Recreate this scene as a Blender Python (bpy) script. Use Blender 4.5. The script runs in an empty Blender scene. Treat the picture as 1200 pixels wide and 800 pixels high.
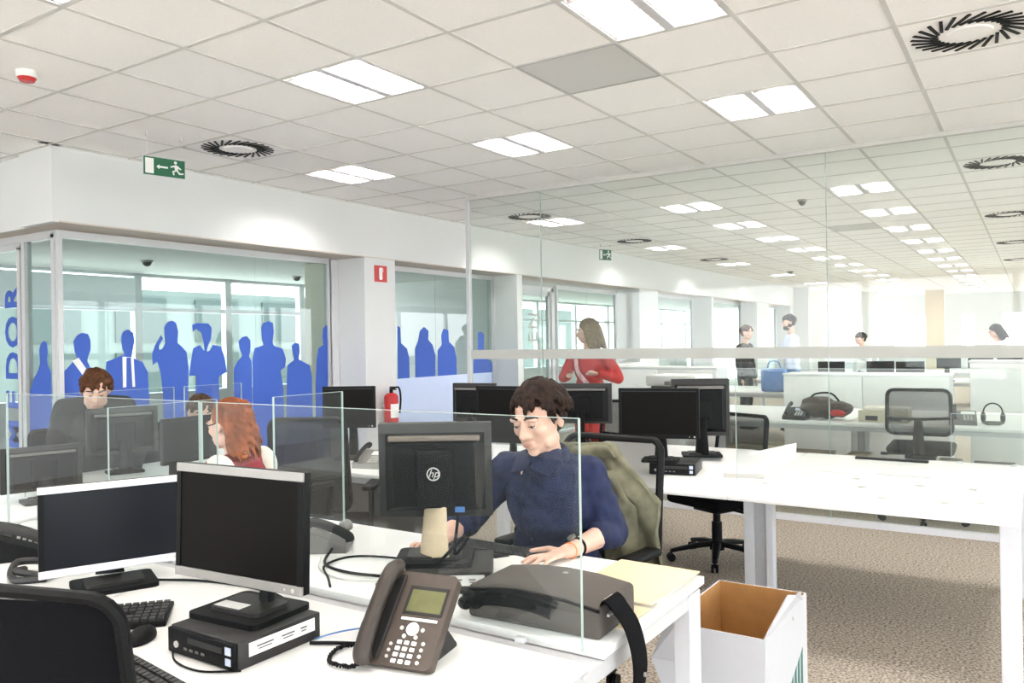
import bpy, bmesh, math, random
from mathutils import Vector, Matrix, Euler, noise
random.seed(7)
SC = bpy.context.scene
COL = SC.collection
PI = math.pi
R = math.radians

# ------------------------------------------------------------------ camera
def make_camera():
    yaw, pitch, roll = R(33.09), R(0.05), R(-0.894)
    f = Vector((-math.sin(yaw)*math.cos(pitch), math.cos(yaw)*math.cos(pitch), math.sin(pitch)))
    r = Vector((math.cos(yaw), math.sin(yaw), 0)); u = r.cross(f)
    r2 = r*math.cos(roll)+u*math.sin(roll); u2 = -r*math.sin(roll)+u*math.cos(roll)
    m = Matrix((( r2.x, u2.x, -f.x, 0), (r2.y, u2.y, -f.y, 0), (r2.z, u2.z, -f.z, 1.48), (0, 0, 0, 1)))
    cd = bpy.data.cameras.new('camera'); cd.sensor_width = 36; cd.lens = 940/1200*36
    cd.clip_start = .05; cd.clip_end = 300
    c = bpy.data.objects.new('camera', cd); COL.objects.link(c); c.matrix_world = m
    SC.camera = c
make_camera()
# ------------------------------------------------------------------ sky, exposure
W = bpy.data.worlds.new('overcast_sky'); SC.world = W; W.use_nodes = True
nt = W.node_tree; nt.nodes.clear()
_o = nt.nodes.new('ShaderNodeOutputWorld'); _b = nt.nodes.new('ShaderNodeBackground')
_tc = nt.nodes.new('ShaderNodeTexCoord'); _sx = nt.nodes.new('ShaderNodeSeparateXYZ'); _rp = nt.nodes.new('ShaderNodeValToRGB')
_mr = nt.nodes.new('ShaderNodeMapRange'); _mr.inputs[1].default_value = -.3; _mr.inputs[2].default_value = .7
nt.links.new(_tc.outputs['Generated'], _sx.inputs[0]); nt.links.new(_sx.outputs['Z'], _mr.inputs[0])
nt.links.new(_mr.outputs[0], _rp.inputs[0])
_e = _rp.color_ramp.elements
_e[0].position = .22; _e[0].color = (.60, .63, .60, 1)
_e[1].position = .36; _e[1].color = (.90, .96, 1.0, 1)
_n = _rp.color_ramp.elements.new(1.0); _n.color = (.80, .90, 1.0, 1)
nt.links.new(_rp.outputs[0], _b.inputs[0]); _b.inputs[1].default_value = 2.0
nt.links.new(_b.outputs[0], _o.inputs[0])
SC.view_settings.view_transform = 'Standard'; SC.view_settings.look = 'None'
SC.view_settings.gamma = 1; SC.view_settings.use_curve_mapping = False
SC.view_settings.exposure = 2.47
TUBE = 44.0     # strength of the fluorescent tubes
cy = SC.cycles
cy.max_bounces = 10; cy.diffuse_bounces = 5; cy.glossy_bounces = 4; cy.transmission_bounces = 6
cy.transparent_max_bounces = 32; cy.caustics_reflective = False; cy.caustics_refractive = False
cy.sample_clamp_indirect = 6; cy.use_denoising = True

# ------------------------------------------------------------------ materials
def mat(name, col, rough=.55, metal=0., var=.06, scale=40., bump=0., bscale=200., emit=None, estr=0., spec=.5, coat=0.):
    m = bpy.data.materials.new(name); m.use_nodes = True; t = m.node_tree; b = t.nodes['Principled BSDF']
    b.inputs['Roughness'].default_value = rough; b.inputs['Metallic'].default_value = metal
    b.inputs['Specular IOR Level'].default_value = spec; b.inputs['Coat Weight'].default_value = coat
    if var > 0:
        tc = t.nodes.new('ShaderNodeTexCoord'); nz = t.nodes.new('ShaderNodeTexNoise'); nz.inputs['Scale'].default_value = scale
        nz.inputs['Detail'].default_value = 4
        t.links.new(tc.outputs['Object'], nz.inputs['Vector'])
        rp = t.nodes.new('ShaderNodeValToRGB')
        rp.color_ramp.elements[0].position = .3; rp.color_ramp.elements[1].position = .7
        rp.color_ramp.elements[0].color = (*[c*(1-var) for c in col], 1); rp.color_ramp.elements[1].color = (*[min(1, c*(1+var)) for c in col], 1)
        t.links.new(nz.outputs['Fac'], rp.inputs[0]); t.links.new(rp.outputs[0], b.inputs['Base Color'])
    else:
        b.inputs['Base Color'].default_value = (*col, 1)
    if bump > 0:
        tc = t.nodes.new('ShaderNodeTexCoord'); nz = t.nodes.new('ShaderNodeTexNoise'); nz.inputs['Scale'].default_value = bscale
        t.links.new(tc.outputs['Object'], nz.inputs['Vector'])
        bp = t.nodes.new('ShaderNodeBump'); bp.inputs['Strength'].default_value = bump; bp.inputs['Distance'].default_value = .003
        t.links.new(nz.outputs['Fac'], bp.inputs['Height']); t.links.new(bp.outputs[0], b.inputs['Normal'])
    if emit:
        b.inputs['Emission Color'].default_value = (*emit, 1); b.inputs['Emission Strength'].default_value = estr
    return m

def glass_mat(name, tint=(.93, .97, .95), ior=1.45, rough=0., body=0., bodycol=(.8, .85, .83)):
    m = bpy.data.materials.new(name); m.use_nodes = True; t = m.node_tree; t.nodes.clear()
    o = t.nodes.new('ShaderNodeOutputMaterial'); mx = t.nodes.new('ShaderNodeMixShader'); fr = t.nodes.new('ShaderNodeFresnel')
    fr.inputs[0].default_value = ior
    tr = t.nodes.new('ShaderNodeBsdfTransparent'); tr.inputs[0].default_value = (*tint, 1)
    gl = t.nodes.new('ShaderNodeBsdfGlossy'); gl.inputs['Roughness'].default_value = rough
    # only the face the ray enters by reflects; the straight-through path has no inner reflection
    ge = t.nodes.new('ShaderNodeNewGeometry'); iv = t.nodes.new('ShaderNodeMath'); iv.operation = 'SUBTRACT'; iv.inputs[0].default_value = 1
    ml = t.nodes.new('ShaderNodeMath'); ml.operation = 'MULTIPLY'
    t.links.new(ge.outputs['Backfacing'], iv.inputs[1]); t.links.new(fr.outputs[0], ml.inputs[0]); t.links.new(iv.outputs[0], ml.inputs[1])
    t.links.new(ml.outputs[0], mx.inputs[0]); t.links.new(gl.outputs[0], mx.inputs[2])
    if body > 0:
        m2 = t.nodes.new('ShaderNodeMixShader'); m2.inputs[0].default_value = body
        df = t.nodes.new('ShaderNodeBsdfDiffuse'); df.inputs[0].default_value = (*bodycol, 1)
        t.links.new(tr.outputs[0], m2.inputs[1]); t.links.new(df.outputs[0], m2.inputs[2]); t.links.new(m2.outputs[0], mx.inputs[1])
    else:
        t.links.new(tr.outputs[0], mx.inputs[1])
    t.links.new(mx.outputs[0], o.inputs[0])
    return m

def carpet_mat():
    m = bpy.data.materials.new('carpet'); m.use_nodes = True; t = m.node_tree; b = t.nodes['Principled BSDF']
    b.inputs['Roughness'].default_value = .95; b.inputs['Specular IOR Level'].default_value = .1
    tc = t.nodes.new('ShaderNodeTexCoord'); n1 = t.nodes.new('ShaderNodeTexNoise'); n1.inputs['Scale'].default_value = 75; n1.inputs['Detail'].default_value = 3
    n1.inputs['Roughness'].default_value = .7
    rp = t.nodes.new('ShaderNodeValToRGB'); e = rp.color_ramp.elements
    e[0].position = .36; e[0].color = (.14, .117, .097, 1); e[1].position = .62; e[1].color = (.59, .51, .43, 1)
    t.links.new(tc.outputs['Object'], n1.inputs['Vector']); t.links.new(n1.outputs['Fac'], rp.inputs[0]); t.links.new(rp.outputs[0], b.inputs['Base Color'])
    bp = t.nodes.new('ShaderNodeBump'); bp.inputs['Strength'].default_value = .5; bp.inputs['Distance'].default_value = .006
    t.links.new(n1.outputs['Fac'], bp.inputs['Height']); t.links.new(bp.outputs[0], b.inputs['Normal'])
    return m

M = dict(
 carpet=carpet_mat(),
 wall=mat('white_wall_paint', (.66, .665, .67), .8, var=.01, scale=3, bump=.05, bscale=90),
 tile=mat('mineral_ceiling_tile', (.95, .94, .925), .95, var=.02, scale=60, bump=.15, bscale=300),
 grid=mat('ceiling_grid_paint', (.62, .61, .59), .6, var=.02),
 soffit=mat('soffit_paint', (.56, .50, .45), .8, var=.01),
 alu=mat('aluminium', (.72, .72, .71), .35, .7, var=.03),
 alu_paint=mat('silver_paint', (.55, .55, .565), .4, .1, var=.02),
 greypanel=mat('grey_metal_panel', (.62, .62, .61), .6, var=.03, scale=200),
 white=mat('white_laminate', (.76, .75, .74), .35, var=.01, scale=12),
 whitepaint=mat('white_metal_paint', (.60, .60, .625), .4, var=.02),
 legrey=mat('grey_metal_paint', (.42, .42, .44), .45, .2, var=.03),
 black=mat('black_plastic', (.005, .005, .0055), .5, var=.15, spec=.12),
 blackmat=mat('matt_black_fabric', (.005, .005, .006), .95, var=.3, scale=300, bump=.2, bscale=900, spec=.08),
 dark=mat('dark_grey_plastic', (.018, .017, .0165), .5, var=.1, spec=.35),
 grey=mat('mid_grey_plastic', (.12, .112, .105), .5, var=.06),
 lgrey=mat('light_grey_plastic', (.50, .48, .46), .5, var=.05),
 silver=mat('silver_plastic', (.30, .285, .27), .42, .3, var=.03),
 taupe=mat('taupe_phone_plastic', (.058, .042, .033), .45, var=.08),
 screen=mat('black_screen', (.003, .004, .007), .35, var=0, spec=.2),
 screen2=mat('matt_black_screen', (.004, .003, .0026), .5, var=0, spec=.08),
 lcd=mat('phone_display', (.115, .115, .045), .3, var=.12, scale=30),
 key=mat('white_keys', (.82, .80, .77), .5, var=.02),
 keydark=mat('black_keys', (.025, .025, .026), .5, var=.1),
 paper=mat('white_paper', (.84, .83, .81), .8, var=.01),
 manila=mat('manila_paper', (.70, .58, .38), .75, var=.03, scale=14),
 cardboard=mat('brown_cardboard', (.42, .22, .075), .85, var=.06, scale=25),
 cardwhite=mat('white_cardboard', (.50, .50, .52), .7, var=.01),
 green=mat('exit_green', (.0, .10, .04), .5, var=.02),
 boxgreen=mat('dark_green_print', (.02, .13, .11), .6, var=.05),
 red=mat('signal_red', (.50, .02, .02), .45, var=.05),
 phonedark=mat('dark_phone_plastic', (.032, .024, .019), .42, var=.08, spec=.4),
 tray=mat('light_tray', (.30, .29, .28), .5, var=0),
 louvre=mat('louvre_metal', (.34, .32, .31), .4, .3, var=.02),
 pane_dark=mat('far_window_glass', (.05, .066, .063), .4, var=.02, spec=.2),
 ridge=mat('bronze_plastic', (.14, .11, .088), .5, var=.05),
 brown=mat('tan_plastic', (.52, .41, .28), .5, var=.06),
 blue=mat('blue_vinyl', (.052, .115, .46), .6, var=.02, spec=.2),
 bluefilm=mat('pale_blue_vinyl', (.55, .64, .88), .6, var=.02),
 bluecable=mat('blue_cable', (.06, .16, .40), .45, var=.05),
 skin=mat('skin', (.64, .39, .30), .5, var=.07, scale=30, bump=.05, bscale=300),
 lips=mat('lips', (.52, .22, .18), .45, var=.05),
 eyewhite=mat('eye_white', (.80, .77, .74), .25, var=0),
 iris=mat('dark_iris', (.03, .02, .015), .2, var=0),
 hair=mat('dark_brown_hair', (.016, .0075, .0045), .6, var=.6, scale=60, bump=.5, bscale=160, spec=.15),
 hairbrown=mat('brown_hair', (.06, .022, .008), .6, var=.6, scale=60, bump=.5, bscale=160, spec=.15),
 hairred=mat('copper_hair', (.22, .055, .012), .55, var=.55, scale=9, bump=.4, bscale=150, spec=.2),
 hairblond=mat('ash_blond_hair', (.15, .10, .05), .5, var=.4, scale=50, bump=.4, bscale=150),
 shirt=mat('navy_cotton', (.0085, .014, .05), .9, var=.22, scale=14, bump=.3, bscale=60),
 trousers=mat('dark_trousers', (.03, .03, .04), .85, var=.1),
 redcloth=mat('red_cloth', (.48, .012, .01), .8, var=.12, scale=12, bump=.2, bscale=40),
 wine=mat('raspberry_cloth', (.28, .02, .032), .8, var=.1, scale=12),
 cream=mat('cream_cloth', (.80, .74, .66), .8, var=.05),
 pink=mat('pink_patterned_cloth', (.70, .42, .45), .8, var=.4, scale=25),
 blackcloth=mat('black_cloth', (.006, .006, .006), .9, var=.2),
 paleblue=mat('pale_blue_cotton', (.55, .60, .75), .8, var=.05),
 denim=mat('blue_denim', (.14, .24, .48), .85, var=.15),
 whitecloth=mat('white_cloth', (.85, .85, .85), .8, var=.03),
 jacket=mat('olive_jacket_cloth', (.125, .118, .075), .85, var=.3, scale=16, bump=.35, bscale=50),
 bag=mat('grey_brown_bag_fabric', (.066, .055, .048), .75, var=.08, scale=300, bump=.15, bscale=800),
 strap=mat('black_webbing', (.005, .005, .006), .9, var=.2, scale=400, bump=.3, bscale=700, spec=.08),
 beige=mat('beige_boxes', (.55, .48, .36), .7, var=.1),
 tube=mat('fluorescent_tube', (1, 1, 1), .5, var=0, emit=(1, .972, .935), estr=TUBE),
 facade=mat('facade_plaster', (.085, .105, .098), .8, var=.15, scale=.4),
 blind=mat('white_blind', (.85, .88, .90), .8, var=.02),
 orange=mat('orange_band', (.75, .22, .05), .5, var=.05),
 glass=glass_mat('clear_glass', (.955, .975, .965)),
 glass_dark=glass_mat('grey_green_glass', (.79, .845, .83), 1.5),
 glass_desk=glass_mat('desk_screen_glass', (.95, .97, .965), 1.5, 0, .007, (.80, .84, .83)),  # faint diffuse share imitates the grey wash of reflections in the screens
 glass_part=glass_mat('partition_glass', (.93, .955, .94), 1.45, 0, .02, (.85, .87, .85)),  # pale diffuse share paints in the bright haze seen through the partition
 glass_edge=mat('glass_edge', (.33, .40, .375), .3, var=.03),
 frost=glass_mat('frosted_vinyl', (.80, .80, .77), 1.2, .3, .86, (.50, .495, .46)),
 mesh=glass_mat('black_mesh', (.9, .9, .9), 1.02, .5, .62, (.012, .012, .013)),
 meshdense=glass_mat('dense_black_mesh', (.9, .9, .9), 1.02, .5, .90, (.022, .022, .024)),
)

# ------------------------------------------------------------------ helpers
class MB:
    """collects shapes and links them as ONE mesh object"""
    def __init__(s): s.bm = bmesh.new()
    def _tag(s, before, mi):
        for f in s.bm.faces:
            if f.index == -1 or f not in before: pass
    def _add(s, verts, faces, mi=0, mtx=None):
        if mtx is not None: verts = [mtx @ Vector(v) for v in verts]
        vs = [s.bm.verts.new(v) for v in verts]
        out = []
        for f in faces:
            try:
                nf = s.bm.faces.new([vs[i] for i in f]); nf.material_index = mi; out.append(nf)
            except ValueError: pass
        return vs, out
    def box(s, c, d, mi=0, mtx=None, bev=0, seg=2):
        x, y, z = d[0]/2, d[1]/2, d[2]/2
        v = [(c[0]+a*x, c[1]+b*y, c[2]+e*z) for a in (-1, 1) for b in (-1, 1) for e in (-1, 1)]
        f = [(0, 1, 3, 2), (4, 6, 7, 5), (0, 4, 5, 1), (2, 3, 7, 6), (0, 2, 6, 4), (1, 5, 7, 3)]
        vs, fs = s._add(v, f, mi, mtx)
        if bev > 0:
            ed = list({e for q in fs for e in q.edges})
            r = bmesh.ops.bevel(s.bm, geom=ed, offset=bev, segments=seg, affect='EDGES', profile=.5)
            for q in r['faces']: q.material_index = mi
        return s
    def cyl(s, p0, p1, r0, r1=None, n=14, mi=0, mtx=None, cap=True):
        r1 = r0 if r1 is None else r1
        p0, p1 = Vector(p0), Vector(p1); d = (p1-p0).normalized()
        a = d.orthogonal().normalized(); b = d.cross(a)
        v = []
        for p, r in ((p0, r0), (p1, r1)):
            for k in range(n):
                t = 2*PI*k/n; v.append(p+a*math.cos(t)*r+b*math.sin(t)*r)
        f = [(k, (k+1) % n, n+(k+1) % n, n+k) for k in range(n)]
        if cap: f += [tuple(range(n-1, -1, -1)), tuple(range(n, 2*n))]
        s._add(v, f, mi, mtx); return s
    def ell(s, c, r, nu=14, nv=10, mi=0, mtx=None, rot=None):
        v = []; c = Vector(c)
        for j in range(nv+1):
            ph = PI*j/nv
            for k in range(nu):
                t = 2*PI*k/nu
                q = Vector((r[0]*math.sin(ph)*math.cos(t), r[1]*math.sin(ph)*math.sin(t), r[2]*math.cos(ph)))
                if rot is not None: q = rot @ q
                v.append(c+q)
        f = []
        for j in range(nv):
            for k in range(nu):
                a, b, cc, d = j*nu+k, j*nu+(k+1) % nu, (j+1)*nu+(k+1) % nu, (j+1)*nu+k
                f.append((a, d, cc, b))
        vs, fs = s._add(v, f, mi, mtx)
        bmesh.ops.remove_doubles(s.bm, verts=vs, dist=1e-6)
        return s
    def tube(s, path, r, n=8, mi=0, mtx=None, closed=False, flat=None):
        """r: radius or list; flat=(a,b): elliptical section scale along side / normal"""
        P = [Vector(p) for p in path]; m = len(P)
        rs = r if isinstance(r, (list, tuple)) else [r]*m
        v = []; up = None
        for i in range(m):
            if closed: d = (P[(i+1) % m]-P[i-1])
            else: d = P[min(i+1, m-1)]-P[max(i-1, 0)]
            d.normalize()
            if up is None: up = d.orthogonal().normalized() if abs(d.z) > .9 else Vector((0, 0, 1))
            a = d.cross(up)
            if a.length < 1e-5: a = d.orthogonal()
            a.normalize(); b = a.cross(d).normalized(); up = b
            fa, fb = flat if flat else (1, 1)
            for k in range(n):
                t = 2*PI*k/n; v.append(P[i]+a*math.cos(t)*rs[i]*fa+b*math.sin(t)*rs[i]*fb)
        f = []
        for i in range(m if closed else m-1):
            j = (i+1) % m
            for k in range(n): f.append((i*n+k, i*n+(k+1) % n, j*n+(k+1) % n, j*n+k))
        if not closed: f += [tuple(range(n-1, -1, -1)), tuple(range((m-1)*n, m*n))]
        s._add(v, f, mi, mtx); return s
    def prism(s, poly, a, b, plane='xy', mi=0, mtx=None):
        """extrude a 2D polygon from a to b along the third axis"""
        def P(u, w, t):
            return {'xy': (u, w, t), 'xz': (u, t, w), 'yz': (t, u, w)}[plane]
        n = len(poly)
        v = [P(u, w, a) for u, w in poly]+[P(u, w, b) for u, w in poly]
        f = [tuple(range(n)), tuple(range(2*n-1, n-1, -1))]+[(k, n+k, n+(k+1) % n, (k+1) % n) for k in range(n)]
        s._add(v, f, mi, mtx); return s
    def grid(s, fn, nu, nv, mi=0, mtx=None):
        v = [fn(i/nu, j/nv) for j in range(nv+1) for i in range(nu+1)]
        f = [(j*(nu+1)+i, j*(nu+1)+i+1, (j+1)*(nu+1)+i+1, (j+1)*(nu+1)+i) for j in range(nv) for i in range(nu)]
        s._add(v, f, mi, mtx); return s
    def mesh(s, name):
        bmesh.ops.recalc_face_normals(s.bm, faces=s.bm.faces[:])
        me = bpy.data.meshes.new(name); s.bm.to_mesh(me); s.bm.free(); return me
    def build(s, name, mats, parent=None, smooth=False, loc=(0, 0, 0), rot=(0, 0, 0), angle=40):
        return link(name, s.mesh(name), mats, parent, smooth, loc, rot, angle)

def link(name, me, mats, parent=None, smooth=False, loc=(0, 0, 0), rot=(0, 0, 0), angle=40):
    if not me.materials:
        for m in (mats if isinstance(mats, (list, tuple)) else [mats]): me.materials.append(m)
    if smooth:
        me.polygons.foreach_set('use_smooth', [True]*len(me.polygons))
        if angle < 180: me.set_sharp_from_angle(angle=R(angle))
    o = bpy.data.objects.new(name, me); COL.objects.link(o)
    o.location = loc; o.rotation_euler = rot
    if parent: o.parent = parent
    return o
def tag(o, label=None, cat=None, group=None, kind=None):
    if label: o['label'] = label
    if cat: o['category'] = cat
    if group: o['group'] = group
    if kind: o['kind'] = kind
    return o
def thing(name, label, cat, loc=(0, 0, 0), rz=0, group=None):
    o = bpy.data.objects.new(name, None); COL.objects.link(o); o.empty_display_size = .1
    o.location = loc; o.rotation_euler = (0, 0, rz)
    return tag(o, label, cat, group)
def struct(o): o['kind'] = 'structure'; return o
def stuff(o): o['kind'] = 'stuff'; return o
def dup(root, loc, rz=0, label=None, group=None):
    r = root.copy(); COL.objects.link(r); r.location = loc; r.rotation_euler = (0, 0, rz)
    if label: r['label'] = label
    if group: r['group'] = group
    for ch in list(root.children):
        c = ch.copy(); COL.objects.link(c); c.parent = r
        for g in list(ch.children):
            d = g.copy(); COL.objects.link(d); d.parent = c
    return r
def bx(name, c, d, m, parent=None, bev=0, seg=2): return MB().box(c, d, bev=bev, seg=seg).build(name, m, parent, smooth=bev > 0)
def rrect(w, h, r, n=5):
    out = []
    for cx_, cy_, a0 in ((w/2-r, h/2-r, 0), (-w/2+r, h/2-r, 90), (-w/2+r, -h/2+r, 180), (w/2-r, -h/2+r, 270)):
        for k in range(n+1):
            a = R(a0+90*k/n); out.append((cx_+r*math.cos(a), cy_+r*math.sin(a)))
    return out
def bez(p, n=16):
    """smooth curve through points (Catmull-Rom)"""
    P = [Vector(q) for q in p]; P = [2*P[0]-P[1]]+P+[2*P[-1]-P[-2]]; out = []
    for i in range(1, len(P)-2):
        for k in range(n):
            t = k/n; a, b, c, d = P[i-1:i+3]
            out.append(.5*((2*b)+(c-a)*t+(2*a-5*b+4*c-d)*t*t+(3*b-a-3*c+d)*t**3))
    return out+[P[-2]]
def text(name, body, size, m, parent=None, mtx=None, depth=.001, align='CENTER', shear=0, bold=0.):
    cu = bpy.data.curves.new('t', 'FONT'); cu.body = body; cu.size = size; cu.extrude = depth; cu.align_x = align; cu.align_y = 'CENTER'
    cu.shear = shear; cu.offset = bold; cu.resolution_u = 3
    o = bpy.data.objects.new('t', cu); COL.objects.link(o)
    me = bpy.data.meshes.new_from_object(o.evaluated_get(bpy.context.evaluated_depsgraph_get()))
    bpy.data.objects.remove(o); bpy.data.curves.remove(cu)
    if mtx is not None: me.transform(mtx)
    me.materials.clear(); me.name = name
    return link(name, me, m, parent)
def union(name, mb, m, parent=None, voxel=.008, smooth=2, fn=None, fac=.5):
    """voxel union of overlapping closed shapes: ONE continuous skin"""
    me = mb.mesh('tmp'); o = bpy.data.objects.new('tmp', me); COL.objects.link(o)
    md = o.modifiers.new('r', 'REMESH'); md.mode = 'VOXEL'; md.voxel_size = voxel; md.use_smooth_shade = True
    bpy.context.view_layer.update()
    me2 = bpy.data.meshes.new_from_object(o.evaluated_get(bpy.context.evaluated_depsgraph_get()))
    bpy.data.objects.remove(o); bpy.data.meshes.remove(me)
    b = bmesh.new(); b.from_mesh(me2)
    for _ in range(smooth): bmesh.ops.smooth_vert(b, verts=b.verts[:], factor=fac, use_axis_x=True, use_axis_y=True, use_axis_z=True)
    if fn:
        b.normal_update()
        for v in b.verts: v.co = fn(v.co.copy(), v.normal.copy())
    b.to_mesh(me2); b.free(); me2.materials.clear(); me2.name = name
    return link(name, me2, m, parent, smooth=True, angle=180)

# ================================================================== the room
CZ = 2.98                                   # ceiling height
XW = -6.03; XG = -6.45                      # bulkhead face, glazing plane of the left wall
fl = struct(bx('floor', (-.75, 13.5, -.05), (17.5, 39.4, .1), M['carpet']))
# ceiling: plenum slab, tiles, grid
ce = struct(bx('ceiling', (-.75, 13.5, CZ+.16), (17.5, 39.4, .12), M['wall']))
LUMX = (-5.05, -3.25, -1.45, .35)
LUMY = [1.58-1.8*2, 1.58-1.8, 1.58, 3.38, 5.18]+[8.78+1.8*k for k in range(13)]
lum = [(x, y) for y in LUMY for x in LUMX if x != -5.05]
lum += [(-5.05, y) for y in (-.22, 5.18, 8.78, 12.38, 15.98, 19.58, 23.18, 26.78)]
dif = [(-.25, 4.58), (-.25, 8.18), (-.25, 11.78), (-.25, 15.38), (-.25, 18.98), (-5.05, 3.98), (-5.05, 8.18), (-5.05, 11.18), (-5.05, 14.78)]
pan = [(-2.05, 3.98), (-2.05, 11.78)]
def key(x, y): return (round((x+.85)/.6), round((y-2.78)/.6))
used = {key(*p) for p in lum+dif+pan}
tme = MB().box((0, 0, CZ+.006), (.584, .584, .012), bev=.003, seg=1).mesh('ceiling_tile'); tme.materials.append(M['tile'])
far = MB(); gr = MB(); nt_ = 0
for i in range(-15, 15):
    for j in range(-14, 51):
        x, y = -.85+.6*i, 2.78+.6*j
        if (i, j) in used: continue
        if x < -6.0 and y > 3.2: continue
        if -9.2 < x < .9 and 1.2 < y < 11 and abs(x-.0)/max(y, .1) < 1.9:
            link('ceiling_tile', tme, M['tile'], ce, loc=(x, y, 0))
        else: far.box((x, y, CZ+.006), (.584, .584, .012))
far.box((-5.99, 18, CZ+.006), (.08, 30, .012)); far.box((-7.8, 3.115, CZ+.006), (3.7, .07, .012))
far.box((-6.3, 3.10, CZ+.022), (1.0, .3, .012)); stuff(far.build('far_ceiling_tiles', M['tile'], ce))
for i in range(-15, 16): gr.box((-.55+.6*i-.6, 13.5 if i > -9 else -1.4, CZ+.003), (.024, 39 if i > -9 else 9.1, .012))
for j in range(-14, 52): gr.box(((-.75 if j < 2 else 1.0), 2.48+.6*j, CZ+.003), (17.4 if j < 2 else 14.0, .024, .0122))
gr.build('ceiling_grid', M['grid'], ce)

# ---- left wall: bulkhead, piers, recessed glazing
wl = MB().box((XW-.24, 13.9, 2.70), (.48, 21.6, .56)).box((-7.9, 3.25, 2.70), (3.7, .2, .56))
wl = struct(wl.build('wall_left', M['wall']))
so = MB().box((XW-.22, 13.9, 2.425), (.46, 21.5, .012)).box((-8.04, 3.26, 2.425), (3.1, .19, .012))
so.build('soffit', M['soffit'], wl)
for y0, y1 in ((6.37, 6.86), (9.40, 9.54), (13.53, 14.40), (17.42, 17.56), (20.9, 22.0), (24.3, 24.7)):
    MB().box((XW-.235, (y0+y1)/2, 1.21), (.47, y1-y0, 2.42)).build('pier', M['wall'], wl)
struct(bx('baseboard_left', (XW+.008, 6.61, .04), (.012, .49, .08), M['alu_paint']))

def window(name, panes, z0=.02, z1=2.36, frame='alu_paint', tint='glass_dark', transom=None):
    """panes: Y intervals on the glazing plane"""
    fr = MB(); y0, y1 = panes[0][0], panes[-1][1]
    fr.box((XG, (y0+y1)/2, z1+.03), (.07, y1-y0+.08, .06)).box((XG, (y0+y1)/2, z0-.0), (.07, y1-y0+.08, .05))
    for y in (y0-.02, y1+.02): fr.box((XG, y, (z0+z1)/2), (.07, .04, z1-z0))
    o = struct(fr.build(name, M[frame]))
    for a, b in panes:
        bx('pane', (XG, (a+b)/2, (z0+z1)/2), (.010, b-a-.006, z1-z0), M[tint], o)
    return o
w1 = window('window_1', [(3.37, 4.27), (4.27, 5.26), (5.26, 6.21)])
bx('corner_post', (XG-.02, 3.345, 1.21), (.05, .05, 2.36), M['alu_paint'], w1)
bx('jamb_strip', (XG+.01, 6.30, 1.21), (.05, .13, 2.40), M['whitepaint'], w1)
w2 = window('window_2', [(6.98, 8.10), (8.10, 9.36)])
w3 = window('window_3', [(11.22, 12.25), (12.25, 13.38)], z1=2.32)
w4 = window('window_4', [(15.2, 16.3), (16.3, 17.30)])
w5 = window('window_5', [(18.5, 19.6), (19.6, 20.8)])
w6 = window('window_6', [(22.1, 23.1), (23.1, 24.2)])
# glazed door between windows 2 and 3, lettering up the leaf
d1 = MB()
for y in (10.02, 11.05): d1.box((XG, y, 1.17), (.08, .09, 2.30))
d1.box((XG, 10.53, 2.30), (.08, 1.1, .07)); d1 = struct(d1.build('door_1', M['whitepaint']))
lf = MB()
for y in (10.10, 10.97): lf.box((XG-.01, y, 1.15), (.05, .07, 2.22))
for z in (.06, 2.23): lf.box((XG-.01, 10.53, z), (.05, .9, .07))
lf.build('leaf_frame', M['alu_paint'], d1)
bx('pane', (XG-.01, 10.53, 1.15), (.01, .82, 2.12), M['glass_dark'], d1)
MB().cyl((XG+.06, 10.88, .85), (XG+.06, 10.88, 1.25), .014).cyl((XG+.06, 10.88, .9), (XG, 10.88, .9), .01).cyl((XG+.06, 10.88, 1.2), (XG, 10.88, 1.2), .01).build('handle', M['alu'], d1, True)
for ch, z in (('N', 1.80), ('E', 1.55)):     # letters turned a quarter, reading up the leaf
    text('letter', ch, .36, M['lgrey'], d1, Matrix(((0, 0, 1, XG+.004), (0, -1, 0, 10.49), (1, 0, 0, z), (0, 0, 0, 1))), depth=.002)
# return glazing and glazed door of the canteen corner
w7 = MB().box((-7.0, 3.35, 2.39), (1.1, .06, .06)).box((-6.935, 3.35, 1.19), (.05, .06, 2.34)).box((-6.7, 3.35, .02), (.5, .06, .05))
w7.box((-8.05, 3.35, 2.39), (3.0, .05, .07)); w7 = struct(w7.build('window_7', M['alu_paint']))
bx('pane', (-6.69, 3.35, 1.2), (.44, .01, 2.32), M['glass_dark'], w7)
d2 = MB().box((-7.0, 3.35, 1.17), (.05, .07, 2.30)).box((-8.02, 3.35, 1.17), (.05, .07, 2.30)).box((-7.5, 3.35, 2.33), (1.05, .07, .05)).box((-7.5, 3.35, .03), (1.0, .05, .06))
d2 = struct(d2.build('door_2', M['alu_paint']))
bx('pane', (-7.51, 3.35, 1.18), (.97, .01, 2.26), M['glass_dark'], d2)
struct(bx('wall_return', (-8.8, 3.33, 1.21), (1.5, .12, 2.42), M['wall']))
rot_up = lambda x, z: Matrix(((0, -1, 0, x), (0, 0, -1, 3.338), (1, 0, 0, z), (0, 0, 0, 1)))
for k, ch in enumerate('COMEDOR'):          # reads upwards, R on top
    text('letter', ch, .33, M['blue'], d2, rot_up(-7.14, 1.915-.285*(6-k)), depth=.002, bold=.008)

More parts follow.
